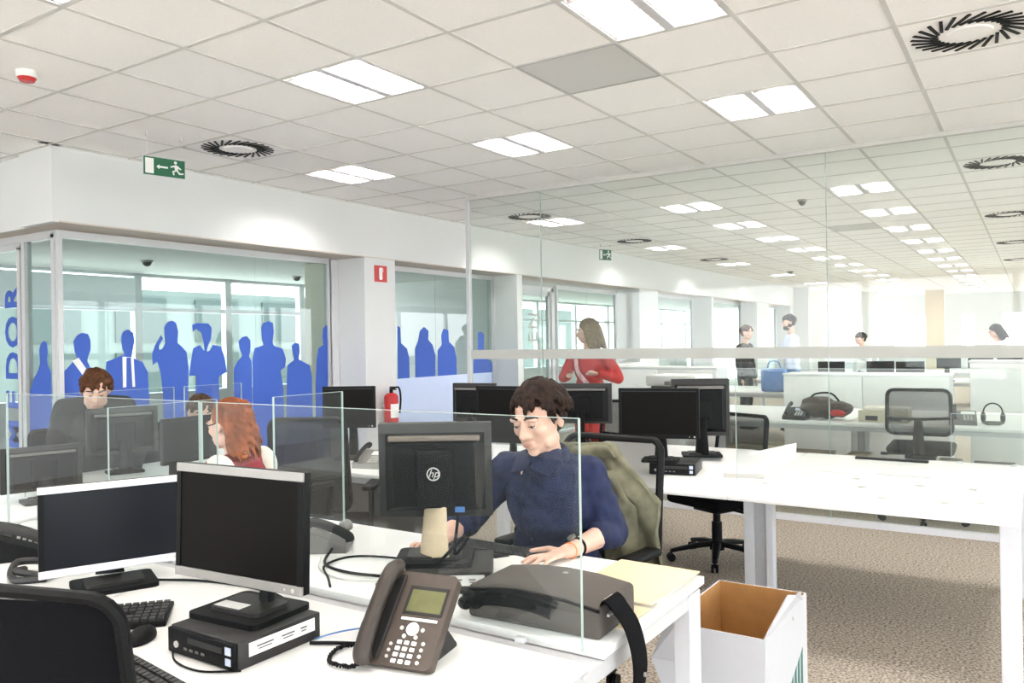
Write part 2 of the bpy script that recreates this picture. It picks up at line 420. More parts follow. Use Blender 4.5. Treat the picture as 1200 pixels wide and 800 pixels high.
# ---- canteen behind the glazing
wo = MB().box((-9.53, 13.9, .45), (.14, 22, .9)).box((-9.53, 13.9, 2.44), (.14, 22, .12))
for y in (3.0, 5.9, 7.25, 8.6, 10.2, 12, 13.8, 15.6, 17.4, 19.2, 21, 22.8, 24.8): wo.box((-9.50, y, 1.64), (.10, .10, 1.5))
wo = struct(wo.build('wall_outer', M['wall']))
bx('transom', (-9.50, 13.9, 1.97), (.08, 22, .05), M['whitepaint'], wo)
for y0, y1 in ((3.05, 5.85), (9.4, 12)):
    bx('blind', (-9.44, (y0+y1)/2, 2.17), (.012, y1-y0, .38), M['blind'], wo)
struct(bx('wall_canteen', (-8.0, 9.47, 1.21), (2.9, .10, 2.42), M['wall']))
struct(bx('trim_1', (-6.80, 6.5, 1.21), (.42, .16, 2.40), mat('cream_panel', (.72, .68, .58), .7, var=.03)))
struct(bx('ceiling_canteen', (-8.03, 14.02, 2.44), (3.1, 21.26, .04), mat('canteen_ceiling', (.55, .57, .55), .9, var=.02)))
struct(bx('wall_corridor', (-9.46, -1.5, 1.5), (.1, 9.3, 3.0), M['wall']))
def dome(x, y, z, label, r=.06, m='dark', grp=None):
    t = thing('smoke_detector', label, 'smoke detector', (x, y, z), 0, grp)
    MB().cyl((0, 0, 0), (0, 0, -.02), r*1.1, r, 20).build('base', M['silver'], t, True)
    MB().ell((0, 0, -.02), (r*.8, r*.8, .045), 18, 8).build('dome', M[m], t, True)
    return t
dome(-8.0, 5.10, 2.42, 'dark dome detector on the ceiling behind the first silhouettes')
dome(-8.4, 7.55, 2.42, 'dark dome detector on the canteen ceiling nearer the white pier')
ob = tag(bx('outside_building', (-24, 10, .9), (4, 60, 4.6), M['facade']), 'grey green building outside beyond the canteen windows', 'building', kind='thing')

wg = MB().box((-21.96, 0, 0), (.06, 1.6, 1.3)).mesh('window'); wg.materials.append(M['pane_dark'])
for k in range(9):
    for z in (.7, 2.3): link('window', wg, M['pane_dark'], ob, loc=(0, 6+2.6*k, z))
# ---- far end and unseen sides
we = MB().box((-.75, 33.1, .5), (17.5, .2, 1.0)).box((-.75, 33.1, 2.62), (17.5, .2, .76))
for x0, x1 in ((-9.6, -7.5), (-6.9, -5.6), (-5.05, -4.4), (-3.17, -2.2), (-1.8, -.95), (.6, 1.2), (2.8, 3.4), (5, 5.6), (7.2, 8.1)): we.box(((x0+x1)/2, 33.1, 1.6), (x1-x0, .2, 1.3))
we = struct(we.build('wall_far', M['wall']))
for x0, x1 in ((-7.5, -6.9), (-5.6, -5.05), (-4.4, -3.17), (-2.2, -1.8), (-.95, .6), (1.2, 2.8), (3.4, 5), (5.6, 7.2)):
    bx('pane', ((x0+x1)/2, 33.1, 1.62), (x1-x0, .012, 1.24), M['glass'], we)
struct(bx('column_1', (-5.85, 27.0, 1.49), (.5, .5, 2.98), mat('pale_grey_column', (.62, .60, .57), .8, var=.02)))
struct(bx('column_2', (-5.95, 25.0, 1.49), (.65, .4, 2.98), M['wall']))
struct(bx('column_3', (-2.75, 30.0, 1.49), (.55, .5, 2.98), mat('sand_column', (.62, .52, .38), .8, var=.02)))
struct(bx('column_4', (-4.6, 29, 1.49), (.45, .4, 2.98), M['wall']))
wr = MB().box((8.05, 13.5, .4), (.1, 39.4, .8)).box((8.05, 13.5, 2.86), (.1, 39.4, .24))
for k in range(14): wr.box((8.05, -6+k*3.0, 1.75), (.12, .14, 2.0))
wr = struct(wr.build('wall_right', M['wall']))
wb = MB().box((-.75, -6.15, .4), (17.5, .1, .8)).box((-.75, -6.15, 2.86), (17.5, .1, .24))
for k in range(7): wb.box((-9+k*2.9, -6.15, 1.75), (.14, .12, 2.0))
wb = struct(wb.build('wall_rear', M['wall']))

# ---- tall glass partition across the room
YP = 6.70
gp = MB().box((1.55, YP, 2.962), (12.9, .05, .036))
gp = struct(gp.build('partition', mat('partition_rail', (.55, .54, .52), .5, .1, var=.02)))
bx('bottom_rail', (1.55, YP, .025), (12.9, .05, .05), M['whitepaint'], gp)
bx('post', (-4.885, YP, 1.49), (.035, .05, 2.92), M['alu_paint'], gp)
for x0, x1 in ((-4.865, -4.012), (-4.008, -1.372), (-1.368, 1.27), (1.275, 3.9), (3.905, 6.5), (6.505, 7.99)):
    p = MB().box(((x0+x1)/2, YP, 1.49), (x1-x0, .012, 2.90)).build('pane', M['glass_part'], gp)
    if x0 < 1.0: bx('frosted_band', ((x0+x1)/2, YP-.008, 1.36), (x1-x0-.004, .002, .093), M['frost'], p)
    if x0 < 1.0: bx('joint', (x1, YP, 1.49), (.006, .013, 2.90), M['glass_edge'], p)

# ---- blue silhouettes stuck on the canteen glazing (flat vinyl)
SIL = [
 [(3.35, 1.14), (3.37, 1.29), (3.46, 1.38), (3.49, 1.4), (3.47, 1.46), (3.46, 1.54), (3.49, 1.59), (3.53, 1.61), (3.58, 1.6), (3.6, 1.55), (3.6, 1.47), (3.58, 1.42), (3.57, 1.38), (3.59, 1.34), (3.61, 1.26), (3.62, 1.05), (3.62, 0.1), (3.35, 0.1)],
 [(3.92, 1.64), (3.97, 1.61), (3.98, 1.54), (3.96, 1.45), (3.95, 1.4), (4.05, 1.36), (4.1, 1.27), (4.11, 1.02), (4.1, 0.1), (3.7, 0.1), (3.72, 1.26), (3.73, 1.37), (3.84, 1.41), (3.89, 1.43), (3.87, 1.48), (3.86, 1.57), (3.88, 1.62)],
 [(4.34, 1.72), (4.38, 1.7), (4.4, 1.62), (4.39, 1.52), (4.43, 1.49), (4.48, 1.44), (4.5, 1.3), (4.49, 0.99), (4.49, 0.1), (4.25, 0.1), (4.24, 1.08), (4.22, 1.26), (4.19, 1.36), (4.15, 1.33), (4.14, 1.42), (4.17, 1.5), (4.23, 1.59), (4.25, 1.56), (4.21, 1.5), (4.21, 1.46), (4.24, 1.47), (4.27, 1.52), (4.26, 1.66), (4.3, 1.71)],
 [(4.64, 1.7), (4.71, 1.7), (4.75, 1.66), (4.74, 1.55), (4.71, 1.5), (4.69, 1.44), (4.72, 1.44), (4.76, 1.5), (4.85, 1.48), (4.89, 1.37), (4.91, 1.24), (4.82, 1.2), (4.82, 0.97), (4.83, 0.1), (4.54, 0.1), (4.56, 0.98), (4.58, 1.22), (4.5, 1.22), (4.53, 1.38), (4.55, 1.47), (4.62, 1.5), (4.67, 1.44), (4.66, 1.52), (4.64, 1.61), (4.58, 1.65), (4.55, 1.62), (4.54, 1.68), (4.58, 1.7)],
 [(4.98, 0.1), (4.99, 1.27), (5.03, 1.33), (5.09, 1.39), (5.06, 1.46), (5.05, 1.53), (5.09, 1.57), (5.15, 1.58), (5.19, 1.54), (5.19, 1.44), (5.17, 1.38), (5.2, 1.34), (5.20, 0.1)],
 [(5.202, 0.1), (5.21, 1.36), (5.24, 1.46), (5.35, 1.49), (5.33, 1.56), (5.32, 1.66), (5.35, 1.71), (5.42, 1.73), (5.47, 1.71), (5.48, 1.61), (5.46, 1.52), (5.48, 1.48), (5.59, 1.45), (5.63, 1.35), (5.62, 1.26), (5.56, 1.23), (5.59, 1.04), (5.605, 0.1)],
 [(5.61, 0.1), (5.64, 1.17), (5.65, 1.28), (5.74, 1.33), (5.72, 1.42), (5.71, 1.48), (5.76, 1.51), (5.81, 1.5), (5.82, 1.42), (5.8, 1.34), (5.86, 1.31), (5.95, 1.27), (5.98, 1.16), (5.99, 0.1)],
 [(6.02, 0.1), (6.03, 1.06), (6.05, 1.34), (6.08, 1.45), (6.15, 1.48), (6.14, 1.57), (6.15, 1.66), (6.2, 1.7), (6.215, 1.68), (6.21, 0.1)],
 [(7.34, 0.2), (7.36, 1.7), (7.41, 1.68), (7.42, 1.49), (7.53, 1.42), (7.57, 1.3), (7.57, 0.2)],
 [(7.67, 0.2), (7.68, 1.42), (7.74, 1.51), (7.78, 1.64), (7.86, 1.69), (7.95, 1.64), (7.94, 1.53), (8.03, 1.46), (8.08, 1.33), (8.07, 0.2)],
 [(8.11, 0.2), (8.13, 1.39), (8.22, 1.46), (8.21, 1.59), (8.26, 1.67), (8.36, 1.65), (8.37, 1.5), (8.48, 1.43), (8.53, 1.27), (8.52, 0.2)],
 [(8.89, 0.2), (8.9, 1.21), (8.94, 1.26), (9.02, 1.38), (9.03, 1.62), (9.11, 1.63), (9.17, 1.59), (9.16, 1.38), (9.24, 1.26), (9.36, 1.19), (9.36, 0.2)]]
SLAB = ['blue vinyl silhouette of a person, first beside the glazed corner post', 'blue silhouette of a man in suit and tie beside the first silhouette',
 'blue silhouette holding a phone to its ear, arm raised', 'blue silhouette with one elbow out and hand at its face', 'short blue silhouette in front of the tall one near the pier',
 'tall broad blue silhouette between two shorter silhouettes', 'small blue silhouette second from the white pier', 'blue silhouette cut off by the window frame beside the white pier',
 'narrow blue silhouette at near edge of the second window', 'blue silhouette beside the narrow one in the second window', 'blue silhouette with bent neck in the second window', 'blue silhouette at far edge of the second window behind the glass post']
for k, p in enumerate(SIL):
    x = XG+.0065+(.0006 if k % 2 else 0)
    o = MB().prism(p, x, x+.001, 'yz').build('silhouette_sticker', M['blue'])
    tag(o, SLAB[k], 'sticker', 'blue silhouettes on the canteen glazing')
    if k == 0: MB().prism([(3.45, 1.385), (3.50, 1.41), (3.56, 1.32), (3.53, 1.27)], x+.001, x+.0015, 'yz').build('collar', M['white'], o)
    if k == 1:
        MB().prism([(3.87, 1.41), (3.97, 1.40), (3.98, 1.15), (3.87, 1.15)], x+.001, x+.0015, 'yz').build('shirt_front', M['white'], o)
        MB().prism([(3.905, 1.40), (3.945, 1.40), (3.955, 1.15), (3.90, 1.15)], x+.0015, x+.002, 'yz').build('tie', M['blue'], o)
ret = [(-6.889, .1), (-6.881, 1.12), (-6.823, 1.23), (-6.74, 1.32), (-6.711, 1.37), (-6.722, 1.48), (-6.694, 1.53), (-6.64, 1.55), (-6.601, 1.53), (-6.59, 1.46), (-6.605, 1.39), (-6.581, 1.34), (-6.543, 1.3), (-6.53, .1)]
tag(MB().prism(ret, 3.335, 3.336, 'xz').build('silhouette_sticker', M['blue']), 'blue vinyl silhouette on the narrow pane between door and corner post', 'sticker', 'blue silhouettes on the canteen glazing')
tag(bx('window_film', (XG+.0085, 8.2, .55), (.001, 2.3, 1.02), M['bluefilm']), 'pale blue film along the foot of the second window', 'window film')

# ================================================================== ceiling fittings
def make_luminaire():
    t = thing('ceiling_light', 'x', 'ceiling light', (0, 0, CZ), 0, 'recessed louvre lights in the ceiling')
    f = MB()
    for s in (-1, 1):
        f.box((s*.291, 0, .006), (.018, .6, .016)); f.box((0, s*.291, .006), (.564, .018, .016))
    f.box((0, 0, .008), (.05, .57, .02))
    f.build('frame', M['whitepaint'], t)
    MB().box((0, 0, .085), (.58, .58, .006)).box((-.288, 0, .045), (.004, .58, .08)).box((.288, 0, .045), (.004, .58, .08)).box((0, .288, .045), (.58, .004, .08)).box((0, -.288, .045), (.58, .004, .08)).build('tray', M['tray'], t)
    for s in (-1, 1):
        MB().cyl((s*.15, -.27, .052), (s*.15, .27, .052), .013, n=10).build('tube', M['tube'], t)
        lv = MB()
        for k in range(9): lv.box((s*.153, -.24+.06*k, .018), (.25, .006, .03))
        for q in (-.125, .125): lv.box((s*.153+q, 0, .02), (.006, .56, .034))
        lv.build('louvre', M['louvre'], t)
    return t
lamp0 = None
def ord_(n): return {1: 'first', 2: 'second', 3: 'third', 4: 'fourth', 5: 'fifth', 6: 'sixth', 7: 'seventh', 8: 'eighth', 9: 'ninth', 10: 'tenth', 11: 'eleventh', 12: 'twelfth', 13: 'thirteenth', 14: 'fourteenth', 15: 'fifteenth', 16: 'sixteenth', 17: 'seventeenth', 18: 'eighteenth', 19: 'nineteenth'}[n]
rowname = {-5.05: 'the row along the left wall', -3.25: 'the second row from the left wall', -1.45: 'the third row from the left wall', .35: 'the row furthest from the left wall'}
special = {(-1.45, 3.38): 'large louvre light cut by the top edge, touching the grey ceiling panel corner', (-3.25, 3.38): 'bright square louvre light nearest on the ceiling above the left desks',
 (-1.45, 5.18): 'louvre light just before the glass partition rail', (-3.25, 5.18): 'louvre light between the grey panel and the partition post', (-5.05, 5.18): 'louvre light between the first round diffuser and the left wall bulkhead'}
cnt = {}
for x, y in sorted(lum, key=lambda q: q[1]):
    cnt[x] = cnt.get(x, 0)+1
    lab = special.get((x, y)) or 'recessed louvre ceiling light, number %s in %s' % (ord_(cnt[x]), rowname[x])
    if lamp0 is None: lamp0 = make_luminaire(); lamp0.location = (x, y, CZ); lamp0['label'] = lab
    else: dup(lamp0, (x, y, CZ), 0, lab)

def make_diffuser(split):
    t = thing('air_diffuser', 'x', 'air vent', (0, 0, CZ), 0, 'round swirl diffusers in the ceiling')
    MB().box((0, 0, .006), (.595, .595, .012)).build('plate', M['tile'], t)
    MB().cyl((0, 0, .001), (0, 0, -.008), .105, .10, 32).build('hub', M['tile'], t, True)
    sl = []; n = 26
    if split:
        p = MB().box((.195, 0, -.0025), (.155, .016, .006)).mesh('slot'); p.materials.append(M['black'])
        for k in range(n):
            a = 2*PI*k/n
            o = link('slot', p, M['black'], t); o.matrix_local = Matrix.Rotation(a, 4, 'Z') @ Matrix.Translation((.195, 0, 0)) @ Matrix.Rotation(R(38), 4, 'Z') @ Matrix.Translation((-.195, 0, 0))
    else:
        m = MB()
        for k in range(n): m.box((.195, 0, -.0025), (.155, .016, .006), mtx=Matrix.Rotation(2*PI*k/n, 4, 'Z') @ Matrix.Translation((.195, 0, 0)) @ Matrix.Rotation(R(38), 4, 'Z') @ Matrix.Translation((-.195, 0, 0)))
        stuff(m.build('slots', M['black'], t))
    return t
dl = {(-.25, 4.58): 'large round swirl diffuser before the glass partition, black radial slots', (-5.05, 3.98): 'round swirl diffuser beside the hanging exit sign',
 (-.25, 8.18): 'round swirl diffuser just beyond the glass partition rail', (-5.05, 8.18): 'round swirl diffuser beyond the partition near the left wall',
 (-.25, 11.78): 'second round diffuser beyond the partition, far from the left wall', (-5.05, 11.18): 'second round diffuser beyond the partition near the left wall'}
ds = make_diffuser(True); dn = None
for i, (x, y) in enumerate(dif):
    lab = dl.get((x, y), 'far round ceiling diffuser, %s' % {(-.25, 15.38): 'third beyond the partition on the side away from the wall', (-.25, 18.98): 'fourth beyond the partition on the side away from the wall', (-5.05, 14.78): 'third beyond the partition by the left wall'}.get((x, y), ''))
    if i == 0: ds.location = (x, y, CZ); ds['label'] = lab
    elif y < 5: dup(ds, (x, y, CZ), R(10), lab)
    elif dn is None: dn = make_diffuser(False); dn.location = (x, y, CZ); dn['label'] = lab
    else: dup(dn, (x, y, CZ), 0, lab)
for (x, y), lab in zip(pan, ('grey square ceiling panel touching the large louvre light', 'grey ceiling panel far beyond the glass partition')):
    t = thing('ceiling_panel', lab, 'ceiling panel', (x, y, CZ), 0, 'grey ceiling panels')
    bx('plate', (0, 0, .004), (.597, .597, .012), M['greypanel'], t)
    MB().box((0, .294, -.003), (.6, .012, .004)).box((0, -.294, -.003), (.6, .012, .004)).box((.294, 0, -.003), (.012, .576, .004)).box((-.294, 0, -.003), (.012, .576, .004)).build('rim', M['legrey'], t)
t = thing('fire_alarm', 'white fire alarm with red disc on the ceiling above the left corner', 'fire alarm', (-4.535, 2.208, CZ))
MB().cyl((0, 0, 0), (0, 0, -.035), .055, .052, 28).build('base', M['white'], t, True)
MB().cyl((0, 0, -.035), (0, 0, -.055), .046, .036, 28).build('sounder', M['red'], t, True)
dome(-2.10, 9.05, CZ, 'small grey ceiling detector beyond the partition, among the lights', .05, 'grey')
dome(-4.6, 18.6, CZ, 'tiny far ceiling detector above the two standing men', .07, 'grey')

# hanging exit signs
def exit_sign(loc, rz, w, h, wires, label, hanging=True):
    t = thing('exit_sign', label, 'exit sign', loc, rz)
    MB().box((0, .004, 0), (w+.012, .008, h+.012), bev=.002).build('rim', M['whitepaint'], t)
    pl = MB().box((0, -.003, 0), (w, .006, h)).build('panel', M['green'], t)
    y = -.0062
    d = MB(); d.box((-w*.365, y, 0), (w*.20, .001, h*.84)); d.build('door_symbol', M['white'], pl)
    a = MB(); a.prism([(-w*.20, 0), (-w*.13, h*.14), (-w*.13, h*.05), (w*.08, h*.05), (w*.08, -h*.05), (-w*.13, -h*.05), (-w*.13, -h*.14)], y-.0006, y, 'xz').build('arrow', M['white'], pl)
    q = MB(); s = h; cx_ = w*.28
    q.cyl((cx_-.03*s, y-.0006, .34*s), (cx_-.03*s, y, .34*s), .085*s, n=16)
    for pts in ([(-.02, .22), (.14, .16), (.10, -.12), (-.06, -.10), (-.10, .16)], [(-.08, .20), (-.32, .10), (-.30, .03), (-.06, .10)], [(.10, .16), (.30, .02), (.26, -.04), (.08, .06)],
                [(-.06, -.08), (-.22, -.16), (-.16, -.38), (-.09, -.36), (-.12, -.20), (.04, -.12)], [(.10, -.08), (.22, -.22), (.42, -.20), (.42, -.28), (.18, -.31), (.02, -.12)]):
        q.prism([(cx_+u*s, v*s) for u, v in pts], y-.0006, y, 'xz')
    q.build('running_man', M['white'], pl)
    if hanging:
        for x in (-w*.42, w*.42):
            MB().cyl((x, 0, h/2), (x, 0, CZ-loc[2]), .0012, n=6).build('wire', M['alu'], t)
            MB().cyl((x, 0, CZ-loc[2]-.03), (x, 0, CZ-loc[2]), .008, n=10).build('hook', M['lgrey'], t)
    return t
exit_sign((-5.11, 3.40, 2.745), R(78), .285, .125, True, 'green exit sign hanging by two wires near the left bulkhead')
exit_sign((-5.6, 11.3, 2.82), R(62), .22, .16, True, 'small far green exit sign beyond the glass post, hanging by the bulkhead')
# extinguisher sign and extinguisher on the first pier
t = thing('fire_extinguisher_sign', 'red square sign with white extinguisher symbol on the white pier', 'sign', (XW, 6.62, 2.255), R(90))
MB().box((0, -.003, 0), (.20, .006, .18)).build('panel', M['red'], t)
MB().prism(rrect(.05, .135, .018), -.0072, -.006, 'xz').build('bottle_symbol', M['white'], t)
MB().tube([(.0, -.0066, .066), (.03, -.0066, .062), (.038, -.0066, .02)], .004, 6).build('hose_symbol', M['cream'], t)
t = thing('fire_extinguisher', 'red fire extinguisher with label hanging on the white pier', 'fire extinguisher', (-5.90, 6.62, .60))
MB().cyl((0, 0, 0), (0, 0, .30), .078, n=24).ell((0, 0, .30), (.078, .078, .05), 24, 8).build('cylinder', M['red'], t, True)
MB().cyl((0, 0, .34), (0, 0, .40), .02, n=12).box((.03, 0, .41), (.09, .02, .015)).box((.03, 0, .385), (.08, .02, .01)).build('valve', M['black'], t)
MB().tube(bez([(0, .02, .39), (.02, .10, .40), (.03, .12, .28), (.03, .10, .12)], 6), .011, 8).build('hose', M['black'], t, True)
MB().grid(lambda u, v: (.0795*math.cos((u-.5)*1.9), .0795*math.sin((u-.5)*1.9), .08+.15*v), 10, 1).build('label', M['paper'], t, True)
MB().box((-.10, 0, .2), (.06, .05, .03)).build('bracket', M['lgrey'], t)

# ================================================================== desks
DT = .73
def leg_u(t, x, y, h=.70, w=.16, d=.07, rot=0, name='leg'):
    """a C-shaped sheet leg with a dark cable recess"""
    m = Matrix.Translation((x, y, 0)) @ Matrix.Rotation(rot, 4, 'Z')
    o = MB().box((-w*.33, 0, h/2), (w*.34, d, h), mtx=m, bev=.004).box((w*.38, 0, h/2), (w*.24, d, h), mtx=m, bev=.004).build(name, M['whitepaint'], t)
    MB().box((0, .008, h/2), (w*.62, d*.7, h-.01), mtx=m).build('recess', M['legrey'], o)
    MB().cyl((x, y, 0), (x, y, .012), .02, n=12).build('foot', M['black'], o)
    return o
def bench(name, label, X, Y, ysplit, gap, xsplit, screens=(), legs=(), panel=False, group=None, inset=.09):
    """bench of desks back to back; X, Y outer limits, ysplit the middle, gap between the two rows"""
    t = thing(name, label, 'desk', (0, 0, 0), 0, group)
    xs = [X[0]]+list(xsplit)+[X[1]]
    rows = [(Y[0], ysplit-gap/2), (ysplit+gap/2, Y[1])] if gap > 0 else [Y]
    for y0, y1 in rows:
        for a, b in zip(xs, xs[1:]):
            bx('desktop', ((a+b)/2, (y0+y1)/2, DT-.0125), (b-a-.003, y1-y0, .025), M['white'], t, .003, 2)
    for y in (Y[0]+inset, Y[1]-inset): bx('rail', ((X[0]+X[1])/2, y, DT-.05), (X[1]-X[0]-.06, .05, .045), M['alu_paint'], t)
    for x in (X[0]+.04, X[1]-.035):
        MB().box((x, (Y[0]+Y[1])/2, DT-.052), (.05, Y[1]-Y[0]-.18, .046)).build('end_rail', M['alu_paint'], t)
    if gap > 0: MB().box(((X[0]+X[1])/2, ysplit, DT-.0325), (X[1]-X[0]-.004, gap+.02, .010)).box(((X[0]+X[1])/2, ysplit, DT-.11), (X[1]-X[0]-.14, gap+.10, .012)).box(((X[0]+X[1])/2, ysplit-gap/2-.05, DT-.08), (X[1]-X[0]-.14, .008, .06)).build('cable_tray', M['alu_paint'], t)
    for l in legs:
        if len(l) == 2: leg_u(t, l[0], l[1])
        else: MB().box((l[0], l[1], (DT-.03)/2), (l[2], l[3], DT-.03), bev=.004).build('leg', M['whitepaint'], t)
    for s in screens:
        (x0, y0), (x1, y1), zb, zt = s
        th = .010
        o = MB(); cx_, cy_ = (x0+x1)/2, (y0+y1)/2; dx, dy = abs(x1-x0), abs(y1-y0)
        o.box((cx_, cy_, (zb+zt)/2), (max(dx, th), max(dy, th), zt-zb)); o = o.build('glass_screen', M['glass_desk'], t)
        e = MB(); r = .0012
        e.box((cx_, cy_, zt+r/2), (max(dx, th), max(dy, th), r))
        for p in ((x0, y0), (x1, y1)): e.box((p[0]+(r if p[0] == max(x0, x1) and dx > 0 else 0), p[1]+(r if p[1] == max(y0, y1) and dy > 0 else 0), (zb+zt)/2), (r if dx > 0 else th, r if dy > 0 else th, zt-zb))
        e.build('polished_edge', M['glass_edge'], o)
        for f in (.12, .88): bx('clamp', (x0+(x1-x0)*f, y0+(y1-y0)*f, DT+.006), (.03 if dx > 0 else .02, .03 if dy > 0 else .02, .012), M['alu_paint'], o, .002)
    return t
fgb = bench('office_bench', 'white four-seat bench with black monitors and phone in front', (-3.70, -.885), (.86, 2.455), 1.70, .09, (-2.36,),
   screens=(((-3.68, 1.69), (-2.365, 1.69), .74, 1.295), ((-2.355, 1.69), (-.915, 1.69), .74, 1.295), ((-2.36, 2.0), (-2.36, 2.35), .74, 1.29), ((-3.0, 1.74), (-3.0, 2.23), .74, 1.25)),
   legs=((-.915, 2.375, .055, .09), (-.915, .98, .055, .09), (-2.36, 1.7), (-3.65, 1.0, .055, .09), (-3.65, 2.37, .055, .09)))
mid = bench('office_bench', 'white bench behind the man, monitors at its near half and bare papers at its end', (-2.70, -.055), (3.79, 5.42), 4.6, 0, (-1.25,), inset=.45,
   screens=(((-1.318, 4.16), (-.055, 4.16), .74, 1.325), ((-.42, 5.36), (-.06, 5.36), .74, 1.02)), legs=((-.095, 3.87, .075, .06), (-1.30, 4.5), (-.095, 5.34, .075, .06), (-2.62, 3.9, .06, .06), (-2.62, 5.3, .06, .06)))
lft = bench('office_bench', 'short white bench with a black monitor near the fire extinguisher pier', (-3.98, -2.78), (3.42, 4.9), 4.2, .04, (),
   legs=((-3.90, 3.52, .05, .12), (-2.84, 3.52, .05, .12), (-3.90, 4.8, .05, .12), (-2.84, 4.8, .05, .12)))
bx('modesty_panel', (-3.28, 3.50, .50), (.84, .02, .38), M['grey'], lft)
cnb = bench('office_bench', 'white bench by the silhouettes where the man in black sits', (-4.85, -3.80), (1.30, 3.39), 0, 0, (),
   screens=(((-4.27, 2.04), (-4.27, 2.88), .74, 1.245), ((-4.27, 2.95), (-4.27, 3.36), .74, 1.245)), legs=((-4.80, 1.4, .05, .09), (-3.85, 1.4, .05, .09), (-4.80, 3.3, .05, .09), (-3.85, 3.3, .05, .09)))
farb = bench('office_bench', 'far white bench just beyond the tall glass partition, phones and bags on it', (-2.95, 1.6), (7.42, 9.0), 8.2, 0, (-1.4, .1),
   legs=((-2.90, 7.5, .06, .06), (-2.9, 8.9, .06, .06), (-1.4, 8.2), (.1, 8.2), (1.5, 7.5, .06, .06), (1.5, 8.9, .06, .06)))
for i, (x0, x1, y) in enumerate(((-4.9, -1.2, 11.2), (-4.6, .4, 14.6), (-4.2, .9, 18.5))):
    bench('office_bench', ('white bench row where the two far men stand', 'white bench row beyond the two far men', 'furthest white bench row below the far windows')[i], (x0, x1), (y, y+1.5), y+.75, 0, ((x0+x1)/2,),
       screens=(((x0+.05, y+.75), (x1-.05, y+.75), .74, 1.12),), legs=((x0+.1, y+.1, .06, .06), (x1-.1, y+.1, .06, .06), (x0+.1, y+1.4, .06, .06), (x1-.1, y+1.4, .06, .06)))

